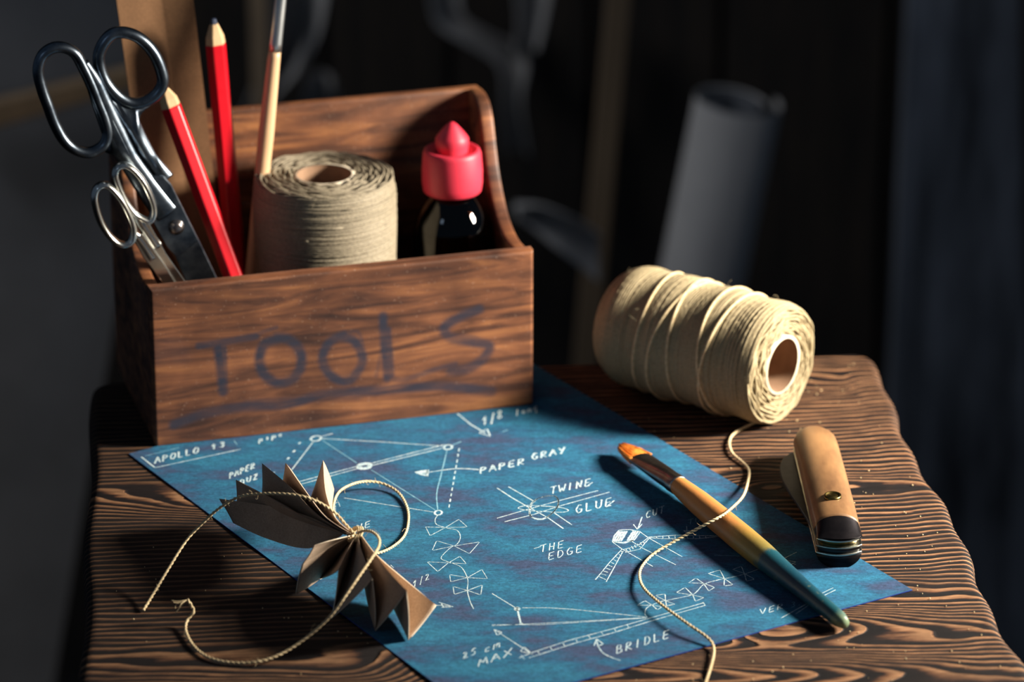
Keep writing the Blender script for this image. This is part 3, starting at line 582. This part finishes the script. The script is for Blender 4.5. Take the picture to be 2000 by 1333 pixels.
def spool(label, cat, P0, ax, L, R, rc, rt, turns, passes, mat, prof, seed, wob, cc='core'):
    root = thing('twine_spool', label, cat, [P0[0], P0[1], min(P0[2], P0[2]+ax[2]*L) - (0 if ax[2] > .5 else R)])
    b, e1, e2 = wound(P0, ax, L, prof, rt, turns, passes, rt*1.2, seed)
    # solid body under the top layer of thread
    V, F = lathe([(rc, .0008)] + [(prof(t)+rt*.35, .0008 + (L-.0016)*t) for t in np.linspace(0, 1, 24)] + [(rc, L-.0008)], P0, ax, 64); b.add(V, F)
    for end in (0, 1):
        f = face_spiral(P0 + ax*(L*end), ax*(1 if end else -1), e1, e2, rc + rt, prof(end) + rt*.2, rt, seed+3+end, wob)
        for V_ in f.V: pass
        b.add(np.concatenate(f.V), f.F)
    rg = np.random.default_rng(seed+9)
    for k in range(26):          # loose hairs
        z = rg.uniform(0, L); a = rg.uniform(0, 6.28); d = e1*math.cos(a) + e2*math.sin(a); p = P0 + ax*z + d*prof(z/L); q = p + d*rg.uniform(.001, .004) + rg.normal(0, .0022, 3); r = q + rg.normal(0, .0015, 3) + d*.0006
        V, F = tube(catmull([p, q, r], 4), .00006, 4); b.add(V, F)
    b.make('thread', mat, root)
    V, F = lathe([(rc-.0014, -.0004), (rc, -.0004), (rc, L+.0006), (rc-.0014, L+.0006)], P0, ax, 48); co_ = mk('core', V, F, M[cc], root, label='pale cardboard tube')
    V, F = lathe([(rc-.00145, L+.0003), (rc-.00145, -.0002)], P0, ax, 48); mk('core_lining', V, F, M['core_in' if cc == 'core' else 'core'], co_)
    return root, e1, e2
# upright, in the box
UC = bx(.0913, .0500, 0)*1.0; UC[2] = T + IN + .0014
topc = on_plane(635, 342, bx(0, .05, 0), BV)[2]; UL = topc - UC[2]
spool('grey linen twine spool standing upright in the tool box', 'twine spool', UC, UP, UL, .0320, .0140, .00052, 74, 46, M['thread_grey'], lambda t: .0318 - .0010*np.clip(t-.9, 0, 1)*8 + .0003*np.sin(np.asarray(t)*9), 3, .0006, 'core')
# lying on the stool
FC = at(1527, 716, .0282); FB = at(1218, 631, .0282); LA = nrm((FC - FB)*[1, 1, 0]); LL = np.linalg.norm(FC - FB)
lp = lambda t: .0276 - .0050*np.clip(.16-np.asarray(t), 0, 1)**2*39*.9 - .0016*np.clip(np.asarray(t)-.93, 0, 1)*12 + .0005*np.sin(np.asarray(t)*21) - .0004*np.clip(np.asarray(t)-.6,0,1)
P0 = FB.copy(); P0[2] = T + .0288
LS, le1, le2 = spool('cream twine spool lying on its side at the back of the stool', 'twine spool', P0, LA, LL, .0276, .0140, .00055, 84, 50, M['thread'], lp, 11, .0007)
b = MB()
for z0, dz in ((.43, .006), (.47, -.003), (.70, .004), (.72, -.004), (.25, .005)):      # the loose outer turns
    th_ = np.linspace(0, 6.3, 70); z = LL*z0 + dz*np.sin(th_ + z0*9); r = lp(z/LL) + .0011
    P = P0 + LA*z[:, None] + (le1*np.cos(th_)[:, None] + le2*np.sin(th_)[:, None])*r[:, None]; V, F = tube(P, .0007, 6, ref=LA); b.add(V, F)
b.make('outer_turns', M['twine'], LS)

# ------------------------------------------------------------------ twine
def twine_mesh(path, r=.00055, pitch=.0042, fray=None, hairs=10, seed=1):
    P = resample(catmull(path, 10), .00045); _, N, B = frames(P); s = np.arange(len(P))*.00045; b = MB()
    for ph in (0, math.pi):
        a = s/pitch*2*math.pi + ph; Q = P + (N*np.cos(a)[:, None] + B*np.sin(a)[:, None])*r*.50
        V, F = tube(Q, r*.78, 8); b.add(V, F)
    rg = np.random.default_rng(seed)
    for k in range(hairs):
        i = rg.integers(5, len(P)-5); d = nrm(rg.normal(0, 1, 3)); p = P[i] + d*r; V, F = tube(catmull([p, p + d*.0012 + rg.normal(0, .0006, 3), p + d*.0018 + rg.normal(0, .0012, 3)], 3), .00005, 4); b.add(V, F)
    if fray:
        for k in range(7):
            d = nrm(P[fray] - P[fray-8 if fray > 0 else 8]); p = P[fray]; q = p + d*.003 + rg.normal(0, .0009, 3); r_ = q + d*.002 + rg.normal(0, .0012, 3); V, F = tube(catmull([p, q, r_], 4), .0002, 4); b.add(V, F)
    return b
sp = [(1492,822,.0016),(1470,828,.0012),(1437,845,.0012),(1425,862,.0012),(1430,885,.0012),(1452,905,.0012),(1463,920,.0014),(1460,945,.0035),(1450,972,.0085),(1425,997,.0130),(1408,1009,.0140),(1385,1021,.0128),(1330,1051,.0065),(1280,1080,.0030),(1256,1104,.0022),(1249,1125,.0024),(1258,1150,.0034),(1290,1180,.0042),(1340,1217,.0044),(1380,1245,.0030),(1393,1262,.0016),(1394,1280,.0013),(1388,1305,.0012),(1378,1336,.0012),(1368,1370,.0012),(1360,1400,.0012)]
b = twine_mesh([at(x, y, h) for x, y, h in sp], .00054, hairs=14); tag(b.make('loose_twine', M['twine']), 'long loose cream twine running from the lying spool across the brush', 'twine')

# ------------------------------------------------------------------ paper bow of the kite tail
def fan():
    K = (693, 1044, .0255)
    root = thing('paper_fan', 'folded brown kraft paper bow tied in its middle, left on the blueprint', 'paper bow', at(700, 1140, BZ))
    def wing(name, rays, belly=.0003):
        n = 22; curves = [catmull([at(*q) for q in r], 12) for r in rays]
        curves = [resample(c, 1) if False else np.stack([np.interp(np.linspace(0, 1, n), np.linspace(0, 1, len(c)), c[:, k]) for k in range(3)], 1) for c in curves]
        V = []; m = 7; rows = []
        for a in range(len(curves)-1):
            for j in range(m if a < len(curves)-2 else m+1):
                t = j/m; rows.append(curves[a]*(1-t) + curves[a+1]*t)
                sgn = 1 if a % 2 else -1
                nn = np.cross(curves[a+1][-1]-curves[a][-1], curves[a][-1]-curves[a][0]); nn = nrm(nn)
                rows[-1] = rows[-1] + nn*belly*sgn*math.sin(math.pi*t)*np.linspace(0, 1, n)[:, None]
        V = np.concatenate(rows); R = len(rows)
        F = [(i*n+j, (i+1)*n+j, (i+1)*n+j+1, i*n+j+1) for i in range(R-1) for j in range(n-1)]
        o = mk(name, V, F, [M['kraft'], M['kraft_edge']], root)
        sh = o.data.attributes.new('sharp_edge', 'BOOLEAN', 'EDGE'); fold = {i for i in range(0, R, m)}
        for e in o.data.edges:
            i, j = e.vertices
            if i//n == j//n and i//n in fold: sh.data[e.index].value = True
        s = o.modifiers.new('thick', 'SOLIDIFY'); s.thickness = .00038; s.offset = 0; s.material_offset_rim = 1
        return o
    k0 = (690, 1044, .024)
    left = [[(665, 1048, .022), (600, 1072, .014), (520, 1052, .007), (456, 1022, .007)],
            [(672, 1042, .026), (605, 1011, .026), (535, 991, .022), (428, 975, .019)],
            [(674, 1044, .023), (600, 1030, .018), (530, 1005, .016), (463, 986, .014)],
            [(676, 1043, .028), (592, 1010, .030), (525, 973, .028), (461, 938, .026)],
            [(678, 1045, .023), (610, 1020, .018), (560, 990, .016), (512, 970, .014)],
            [(680, 1043, .029), (620, 1006, .033), (565, 950, .033), (512, 906, .031)],
            [(682, 1045, .023), (630, 1016, .018), (590, 985, .017), (549, 955, .016)],
            [(684, 1042, .029), (636, 1010, .034), (598, 962, .034), (558, 905, .032)],
            [(686, 1045, .023), (645, 1022, .018), (622, 998, .015), (606, 975, .014)],
            [(688, 1042, .028), (655, 1012, .031), (636, 962, .033), (631, 900, .032)],
            [(690, 1044, .025), (661, 1022, .022), (648, 1002, .020), (652, 956, .018)]]
    wing('left_wing', left)
    right = [[(690, 1046, .0255), (668, 1051, .028), (640, 1058, .028), (613, 1066, .027)],
             [(690, 1048, .0245), (660, 1062, .022), (622, 1082, .021), (591, 1102, .020)],
             [(691, 1049, .0240), (655, 1085, .0125), (618, 1122, .008), (578, 1160, .0045)],
             [(692, 1050, .0230), (668, 1078, .0110), (648, 1105, .005), (624, 1132, .0015)],
             [(694, 1048, .0255), (682, 1070, .025), (670, 1095, .022), (661, 1114, .020)],
             [(696, 1049, .0230), (684, 1090, .014), (664, 1150, .005), (647, 1209, .0012)],
             [(699, 1047, .0260), (704, 1070, .027), (716, 1104, .027), (727, 1132, .0255)],
             [(701, 1050, .0230), (706, 1110, .013), (718, 1180, .004), (733, 1233, .0012)],
             [(704, 1046, .0265), (728, 1078, .028), (758, 1117, .028), (794, 1155, .0265)],
             [(704, 1050, .0230), (730, 1110, .012), (764, 1180, .003), (798, 1251, .0012)],
             [(706, 1046, .0265), (735, 1084, .022), (790, 1132, .016), (852, 1183, .0105)]]
    wing('right_wing', right, .0005)
    # the knot
    b = MB(); c = at(694, 1044, .0262)
    for k in range(3):
        a = np.linspace(0, 6.283, 30); P = c + np.stack([np.cos(a)*.0022 + (k-1)*.0008, np.sin(a)*.0030, np.sin(a+1)*.0022], 1); V, F = tube(P[:-1], .0006, 6, closed=True, ref=[1, 0, 0]); b.add(V, F)
    b.make('knot', M['twine'], root)
    A = [(280,1193,.0010),(300,1160,.004),(330,1110,.010),(365,1055,.018),(400,1018,.026),(430,992,.033),(465,972,.039),(500,966,.042),(545,965,.044),(590,970,.044),(625,983,.041),(655,1003,.036),(675,1025,.031),(692,1043,.028)]
    Bp = [(697,1046,.018),(668,1040,.020),(655,1020,.021),(651,990,.018),(662,962,.013),(690,946,.008),(720,941,.005),(752,947,.003),(780,965,.0018),(796,995,.0013),(797,1025,.0013),(788,1050,.002),(765,1070,.005),(738,1081,.007),(722,1078,.009),(705,1062,.013)]
    Cc = [(698,1042,.0285),(712,1037,.031),(728,1040,.033),(740,1052,.034),(740,1068,.034),(728,1088,.034),(700,1128,.030),(672,1168,.024),(655,1192,.019),(635,1215,.014),(605,1241,.009),(570,1266,.005),(540,1282,.003),(505,1293,.0018),(470,1296,.0012),(430,1292,.0012),(398,1280,.0012),(375,1258,.0013),(363,1232,.0016),(366,1212,.003),(378,1196,.006),(374,1184,.008),(366,1172,.010)]
    b = MB()
    for i, P in enumerate((A, Bp, Cc)):
        tb = twine_mesh([at(*p) for p in P], .00052, hairs=16, seed=i, fray=-1 if i == 2 else None); b.add(np.concatenate(tb.V), tb.F)
    b.make('twine_tails', M['twine'], root, label='cream twine ends looping out of the knot')
fan()

# ------------------------------------------------------------------ paint brush on the blueprint
def brush():
    A = at(1250, 895, .0066); E = at(1650, 1219, .0046); d = nrm(E - A); root = thing('paint_brush', 'used paint brush with orange bristles lying across the blueprint', 'paint brush', at(1440, 1040, BZ))
    f1 = at(1320, 945, .0066); L = np.linalg.norm(E - f1); side = nrm(np.cross(d, UP)); up = np.cross(side, d)
    ts = np.array([0, .06, .15, .28, .42, .52, .6, .75, .9, .97, 1.0]); rs = np.array([.0040, .0046, .0054, .0058, .0060, .0058, .0052, .0042, .0036, .0034, .0022])
    t = np.linspace(0, 1, 60); P = f1 + (E - f1)*t[:, None]; V, F = tube(P, np.interp(t, ts, rs), 20)
    o = mk('handle', V, F, M['brush_handle'], root); a = o.data.attributes.new('along', 'FLOAT', 'POINT'); a.data.foreach_set('value', np.repeat(t, 20))
    t = np.linspace(0, 1, 26); P = A + (f1 + d*.003 - A)*t[:, None]; n = len(t)
    rw = np.interp(t, [0, .5, .8, .82, .85, .88, .9, .93, 1], [.0058, .0052, .0047, .0050, .0046, .0050, .0046, .0049, .0044]); rh = np.interp(t, [0, .6, 1], [.0020, .0038, .0044])
    V, F = tube(P, rh, 20, ref=side, r2=rw); mk('ferrule', V, F, M['ferrule_dark'], root)
    tip = at(1226, 872, .0050); b = MB(); rg = np.random.default_rng(5)
    for k in range(260):
        s, u = rg.uniform(-1, 1), rg.uniform(-1, 1); p0 = A + side*s*.0054 + up*u*.0015 + d*.001; ln = np.linalg.norm(tip-A)*(1 + rg.uniform(-.12, .06) - .25*abs(s)**3)
        p2 = A - d*ln + side*s*.0034 + up*u*.0011 - UP*.0012; V, F = tube(catmull([p0, (p0+p2)/2 + side*s*.0005, p2], 3),   .00030, 4); b.add(V, F)
    V, F = tube(A + (tip - A)*np.linspace(-.05, .96, 12)[:, None], np.interp(np.linspace(0, 1, 12), [0, .5, 1], [.0019, .0016, .0007]), 16, ref=side, r2=np.interp(np.linspace(0, 1, 12), [0, .7, 1], [.0055, .0046, .0020])); b.add(V, F)
    b.make('bristles', M['bristle'], root)
brush()

# ------------------------------------------------------------------ pruning knife
def knife():
    N_ = at(1641, 1062, .012); Fp = at(1588, 852, .012); a = nrm((Fp - N_)*[1, 1, 0]); s = np.array([a[1], -a[0], 0])   # a away from camera, s to the right
    L = np.linalg.norm(Fp - N_) + .004; base = N_.copy(); base[2] = T + .0002; root = thing('folding_knife', 'folding pruning knife with worn wooden handle, blade half out', 'knife', base)
    def outline(inset=0, n=14):
        pts = []
        W = lambda x: np.interp(x, [0, .25, .6, 1], [.0098, .0100, .0100, .0098]) - inset
        for k in range(n+1):                                   # near end, gently curved
            q = -1 + 2*k/n; pts.append((-.0035*(1-q*q) + .0035 + inset, q*W(0)))
        for x in np.linspace(.05, .86, 14): pts.append((x*L, W(x)))
        for k in range(1, 14):
            an = math.pi*k/14; pts.append((L*.86 + math.sin(an)*(L*.14-inset), math.cos(an)*W(1)))
        for x in np.linspace(.86, .05, 14): pts.append((x*L, -W(x)))
        return pts
    def layer(name, z0, z1, mat, inset=0, **k):
        V, F = extr([base + a*x + s*y + UP*z0 for x, y in outline(inset)], UP*(z1-z0)); return bev(mk(name, V, F, mat, root, True, **k), .0004, 2)
    def scale_part(name, z0, hgt, mat, x0, x1, flip=1, slope=0, **k):        # crowned handle scale between two stations along the handle
        n, m = 40, 16; V = []; 
        xs = np.linspace(x0, x1, n)
        for x in xs:
            xx = x/L; w_ = np.interp(xx, [0, .25, .6, .86], [.0098, .0100, .0100, .0098])
            if xx > .86: w_ = .0098*math.sqrt(max(0, 1 - ((xx-.86)/.14)**2)) + 1e-5
            hh = hgt*min(1, math.sqrt(max(0, 1 - (max(0, xx-.8)/.2)**2)) + .0)
            if slope: hh *= np.interp(x, [0, slope], [.12, 1])
            cv = .0035 if xx < .02 else 0
            for j in range(m+1):
                q = -1 + 2*j/m; V.append(base + a*(x + .0035*q*q*(1 - min(1, x/.012))) + s*q*w_ + UP*(z0 + flip*hh*(1 - abs(q)**2.0)**.5 if abs(q) < 1 else z0))
        F = [(i*(m+1)+j, i*(m+1)+j+1, (i+1)*(m+1)+j+1, (i+1)*(m+1)+j) for i in range(n-1) for j in range(m)]
        F.append(tuple(range(m, -1, -1))); F.append(tuple((n-1)*(m+1)+j for j in range(m+1)))
        F += [((i+1)*(m+1), (i+1)*(m+1)+m, i*(m+1)+m, i*(m+1)) for i in range(n-1)]
        if flip < 0: F = [f[::-1] for f in F]
        return mk(name, V, F, mat, root, True, **k)
    scale_part('lower_scale', .0058, .0058, M['blackened'], 0, L, -1, label='dark underside scale')
    layer('liner', .0056, .0066, M['liner']); layer('liner', .0088, .0096, M['liner']); layer('back_spring', .0066, .0088, M['blackened'], .0008)
    layer('liner', .0118, .0128, M['liner'], .0003)
    V, F = extr([base + a*x + s*y + UP*.0096 for x, y in outline(.0022)], UP*.0022); mk('spacer', V, F, M['brass'], root)
    scale_part('handle_scale', .0128, .0068, M['knife_wood'], .0115, L, 1, label='worn warm brown wooden scale')
    scale_part('bolster', .0128, .0066, M['blackened'], 0, .0118, 1, slope=.0118, label='dark steel end cap')
    c = base + a*.030 + s*-.0002 + UP*.0196; V, F = lathe([(.0, .0006), (.0018, .0008), (.0024, .0003), (.0028, .0002), (.0031, .0009), (.0036, .0009), (.0038, -.001), (0, -.001)][::-1], c, UP, 32); mk('rivet', V, F, M['brass'], root)
    out = [(1545,892),(1530,902),(1523,918),(1526,938),(1538,962),(1555,987),(1572,1014),(1588,1038),(1602,1052),(1625,1050),(1625,1010),(1610,950),(1590,905),(1568,888)]
    P = catmull([at(x, y, .0070) for x, y in out], 4, True); V, F = extr(P, UP*.0017); bev(mk('blade', V, F, M['blade'], root, False), .0003, 2)
knife()

# ------------------------------------------------------------------ tools standing in the box
def plate(name, pts, depth, thick, mat, parent, k=1/2.15, bw=.0005):
    P = [bpx(x*k, y*k, depth) for x, y in pts]; V, F = extr(P, BV*thick); return bev(mk(name, V, F, mat, parent, False), bw, 2, 30)
def loop(pts, depth, r, rd, k=1/2.15, n=6): P = catmull([bpx(x*k, y*k, depth) for x, y in pts], n, True); return tube(P, r, 12, ref=BV, closed=True, r2=rd)
def bar(pts, depth, rs, rd, k=1/2.15):
    P = catmull([bpx(x*k, y*k, depth) for x, y in pts], 8); r = np.interp(np.linspace(0, 1, len(P)), np.linspace(0, 1, len(rs)), rs); return tube(P, r, 12, ref=BV, r2=np.full(len(P), rd))
def web(pts, depth, th_=.0042, k=1/2.15): P = catmull([bpx(x*k, y*k, depth) for x, y in pts], 3, True); return extr(P - BV*th_/2, BV*th_)
def foot(u, v): p = bx(u, v, 0); p[2] = T + IN; return p
R1 = thing('large_scissors', 'large dark steel scissors standing with handles up in the box', 'scissors', foot(.055, .024))
D1, D2 = .0235, .0275
b = MB(); V, F = loop([(160,290),(185,225),(245,197),(310,220),(350,285),(385,360),(412,430),(440,500),(452,560),(435,610),(380,640),(320,630),(270,590),(230,520),(200,440),(175,370)], D1, np.full(96, .0025), .0032); b.add(V, F)
V, F = bar([(352,262),(395,350),(430,440),(480,560),(540,670),(620,790),(700,900)], D1, [.0022, .0038, .0044, .0052, .0046, .0052, .0060], .0023); b.add(V, F); V, F = web([(372,330),(415,400),(455,470),(500,560),(560,690),(520,690),(478,650),(430,628),(452,590),(450,540),(425,470),(395,400)], D1); b.add(V, F); b.make('handle', M['steel'], R1)
b = MB(); V, F = loop([(414,250),(430,190),(470,145),(525,137),(585,160),(640,215),(675,290),(683,350),(655,398),(605,428),(545,432),(485,395),(435,330)], D2, .0027, .0032); b.add(V, F)
V, F = bar([(432,320),(475,400),(520,480),(575,580),(625,670),(680,760)], D2, [.0016, .0030, .0052, .0042, .0040, .0060], .0022); b.add(V, F)
V, F = web([(440,372),(490,425),(560,452),(645,425),(606,455),(582,492),(600,560),(645,640),(695,735),(625,740),(575,640),(535,560),(485,480)], D2); b.add(V, F); b.make('handle', M['steel'], R1)
plate('blade', [(600,740),(690,742),(720,775),(835,1008),(745,1088),(700,1040),(640,930)], D1-.0012, .0024, M['steel'], R1)
plate('blade', [(680,740),(722,780),(838,1012),(925,1195),(1060,1480),(1120,1640),(1040,1560),(900,1360),(780,1190),(700,1000),(650,860)], D1+.0014, .0026, M['steel'], R1)
c = bpx(740/2.15, 955/2.15, D1-.0012); V, F = lathe([(0, .0022), (.0018, .0022), (.0028, .0014), (.0030, .0008), (.0036, .0004), (.0036, -.002), (0, -.002)][::-1], c, -BV, 28); mk('pivot_screw', V, F, M['ferrule_dark'], R1)
R2 = thing('small_scissors', 'small bright steel scissors in front of the large dark pair', 'scissors', foot(.02, .012))
for nm, lp_, dp, bars, bl in (('handle', [(397,840),(408,790),(448,778),(500,828),(540,900),(560,960),(553,1010),(515,1028),(468,1000),(422,930)], .0125, [(556,975),(590,1015),(640,1090)], [(560,1000),(600,985),(690,1110),(780,1260),(850,1400),(800,1380),(700,1210),(600,1080)]),
                             ('handle', [(484,745),(495,702),(535,697),(585,742),(625,812),(645,880),(632,925),(598,918),(556,888),(515,825)], .0150, [(560,895),(600,950),(660,1040)], [(585,925),(625,935),(700,1070),(790,1200),(880,1380),(850,1400),(740,1210),(640,1060)])):
    b = MB(); V, F = loop(lp_, dp, .0016, .0030); b.add(V, F); V, F = bar(bars, dp, [.0012, .0024, .0028], .0011); b.add(V, F); b.make(nm, M['chrome'], R2); plate('blade', bl, dp-.0009, .0018, M['chrome'], R2, bw=.0003)
# brown cardboard strip
def strip():
    prof = [(222, 378), (315, 0)]
    L0, L1 = bpx(218, -70, .084), bpx(338, 800, .080); C0, C1 = bpx(306, -70, .0855), bpx(418, 800, .0815); Rr0, Rr1 = bpx(370, -70, .0835), bpx(470, 800, .0795)
    z = T + IN + .0004
    def down(A, B): return A + (B - A)*((z - A[2])/(B[2] - A[2]))
    tops = [L0, C0 - BU*.0004, C0 + BU*.0004, Rr0]; bots = [down(L0, L1), down(C0, C1) - BU*.0004, down(C0, C1) + BU*.0004, down(Rr0, Rr1)]
    off = BV*.0012; V = tops + bots + [p + off for p in tops] + [p + off for p in bots]
    F = []
    for i in range(3): F += [(i, i+1, 4+i+1, 4+i), (8+i+1, 8+i, 12+i, 12+i+1), (i+1, i, 8+i, 8+i+1), (4+i, 5+i, 13+i, 12+i)]
    F += [(0, 4, 12, 8), (3, 11, 15, 7)]
    o = mk('cardboard_strip', V, F, M['board'], smooth=False); tag(o, 'tall folded brown cardboard strip standing behind the scissors in the box', 'cardboard')
strip()
def pencil(label, tip, shoulder, bottom, d_top, d_bot, wd, rot):
    A = bpx(*shoulder, d_top); B = bpx(*bottom, d_bot); d = nrm(A - B); Ti = A + d*np.linalg.norm(bpx(*tip, d_top) - A)
    z = T + IN + .003; B = A + (B-A)*((z - A[2])/(B[2]-A[2])); root = thing('red_pencil', label, 'pencil', [B[0], B[1], T+IN], 'red pencils in the tool box')
    e1 = nrm(np.cross(d, BV)); e2 = np.cross(d, e1); c, s_ = math.cos(rot), math.sin(rot); E1, E2 = e1*c + e2*s_, -e1*s_ + e2*c
    def ring(P, k): return [P + E1*math.cos(q)*wd*k + E2*math.sin(q)*wd*.78*k for q in np.arange(6)*math.pi/3]
    def pr(name, rings, mat, bw=.0004, par=None, **k):
        V = [p for r in rings for p in r]; F = [(i*6+j, i*6+(j+1) % 6, (i+1)*6+(j+1) % 6, (i+1)*6+j) for i in range(len(rings)-1) for j in range(6)] + [tuple(range(5, -1, -1)), tuple((len(rings)-1)*6+j for j in range(6))]
        return bev(mk(name, V, F, mat, par or root, False, **k), bw, 2, 20)
    pr('barrel', [ring(B, 1), ring(A - d*.0005, 1)], M['red'], .0006)
    ln = np.linalg.norm(Ti-A); wt = pr('wood_tip', [ring(A - d*.0006, .97), ring(A + d*.003, .9), ring(A + d*ln*.78, .42)], M['pencil_wood'], label='bare wood end'); pr('lead', [ring(A + d*ln*.77, .36), ring(A + d*ln*.95, .30), ring(A + d*ln, .18)], M['lead'], .0002, par=wt)
    return root
pencil('red pencil leaning left beside the large scissors, its bare tip lower', (320, 166), (333, 206), (458, 545), .050, .034, .0050, .3)
pencil('upright red pencil with the higher tip, in front of the box back', (421, 36), (421, 84), (464, 545), .070, .066, .0050, .15)
def boxbrush():
    A = bpx(557, -40, .066); B = bpx(497, 500, .058); z = T + IN + .0004; B = A + (B-A)*((z-A[2])/(B[2]-A[2])); d = nrm(A-B)
    root = thing('artist_brush', 'slim pale wooden brush with silver ferrule standing in the box', 'paint brush', [B[0], B[1], T+IN])
    S = bpx(537, 96, .0645); L = np.linalg.norm(S-B); t = np.linspace(0, 1, 40)
    V, F = tube(B + (S-B)*t[:, None], np.interp(t, [0, .03, .3, .75, .95, 1], [.0016, .0022, .0030, .0036, .0030, .0028]), 18); mk('handle', V, F, M['handle_pale'], root)
    t = np.linspace(0, 1, 12); E_ = S + d*.042; V, F = tube(S - d*.001 + (E_-S)*t[:, None], np.interp(t, [0, .05, .1, 1], [.0029, .0031, .0029, .0026]), 18); mk('ferrule', V, F, M['ferrule'], root)
    t = np.linspace(0, 1, 10); V, F = tube(E_ - d*.001 + d*(.02*t)[:, None], np.interp(t, [0, .4, 1], [.0025, .0028, .0004]), 14); mk('bristles', V, F, M['bristle'], root)
boxbrush()
def bottle():
    P = bx(.1514, .0500, 0); P[2] = T + IN; root = thing('glue_bottle', 'dark glass bottle with red screw cap and pointed spout, in the box', 'bottle', P)
    zc = on_plane(890, 372, P, BV)[2] - P[2]; zt = on_plane(889, 238, P, BV)[2] - P[2]      # cap bottom and spout tip
    R = .0183; out = [(0, 0), (R-.002, 0), (R-.0006, .0006), (R, .002), (R, zc-.024), (R-.0003, zc-.0195), (R-.0014, zc-.0145), (R-.0036, zc-.0090), (R-.0068, zc-.0038), (.0092, zc-.001), (.0088, zc+.012)]
    o2 = [out[0], out[1], out[2], out[3]] + [tuple(p) for p in catmull(out[4:10], 5)] + [out[10]]
    V, F = lathe(o2, P, UP, 64); V2, F2 = lathe([(max(r-.0012, 0), max(z, .0015)) for r, z in o2][::-1], P, UP, 64); b = MB(); b.add(V, F); b.add(V2, F2); b.make('glass_body', M['glass'], root)
    V, F = lathe([(0, .002)] + [(max(r-.0014, 0), max(z, .002)) for r, z in o2[1:-1] if z < zc-.001] + [(0, zc-.0012)], P, UP, 48); mk('contents', V, F, M['liquid'], root)
    h = zt - zc; V, F = lathe([(.0090, 0), (.0128, 0), (.0134, .0006), (.0139, .004), (.0140, h*.30), (.0134, h*.55), (.0128, h*.60), (.0118, h*.62), (.0105, h*.60), (.0080, h*.585)], P + UP*zc, UP, 64); cp = mk('cap', V, F, M['cap'], root)
    n = 48; V, F = lathe([(.0074, h*.5), (.0074, h*.62), (.0077, h*.68), (.0077, h*.76), (.0070, h*.80), (.0048, h*.885), (.0026, h*.96), (.0012, h*.995), (0, h)], P + UP*zc, UP, 64)
    V = np.array(V); mk('spout', V, F, M['cap'], cp)
bottle()

# ------------------------------------------------------------------ sawdust
b = MB(); ico = bmesh.new(); bmesh.ops.create_icosphere(ico, subdivisions=1, radius=1); iv = np.array([v.co[:] for v in ico.verts]); fi = [tuple(v.index for v in f.verts) for f in ico.faces]; ico.free()
C4 = [at(252, 889), at(919, 1391), at(1782, 1155), at(1001, 689)]
def in_sheet(p): 
    s = [np.cross((C4[(i+1) % 4]-C4[i])[:2], (p-C4[i])[:2]) for i in range(4)]; return all(x > 0 for x in s) or all(x < 0 for x in s)
k = 0
while k < 230:
    s_, t__ = rng.uniform(.006, TW-.006), rng.uniform(.01, TL-.02)
    if rng.random() > (.25 + .75*(s_/TW)**2): continue
    p = t1 + TX*s_ + TY*t__; q = (p - b1)
    if in_sheet(p) or (-.002 < q @ BU < BL+.002 and -.002 < q @ BV < BD+.002): continue
    r = rng.uniform(.00014, .00038); p = p.copy(); p[2] = T + r*.7 + .0002; b.add(p + iv*r*rng.uniform(.7, 1.3, 3), fi); k += 1
tag(b.make('sawdust', M['sawdust']), 'pale sawdust specks scattered over the charred stool top', 'sawdust', kind='stuff')
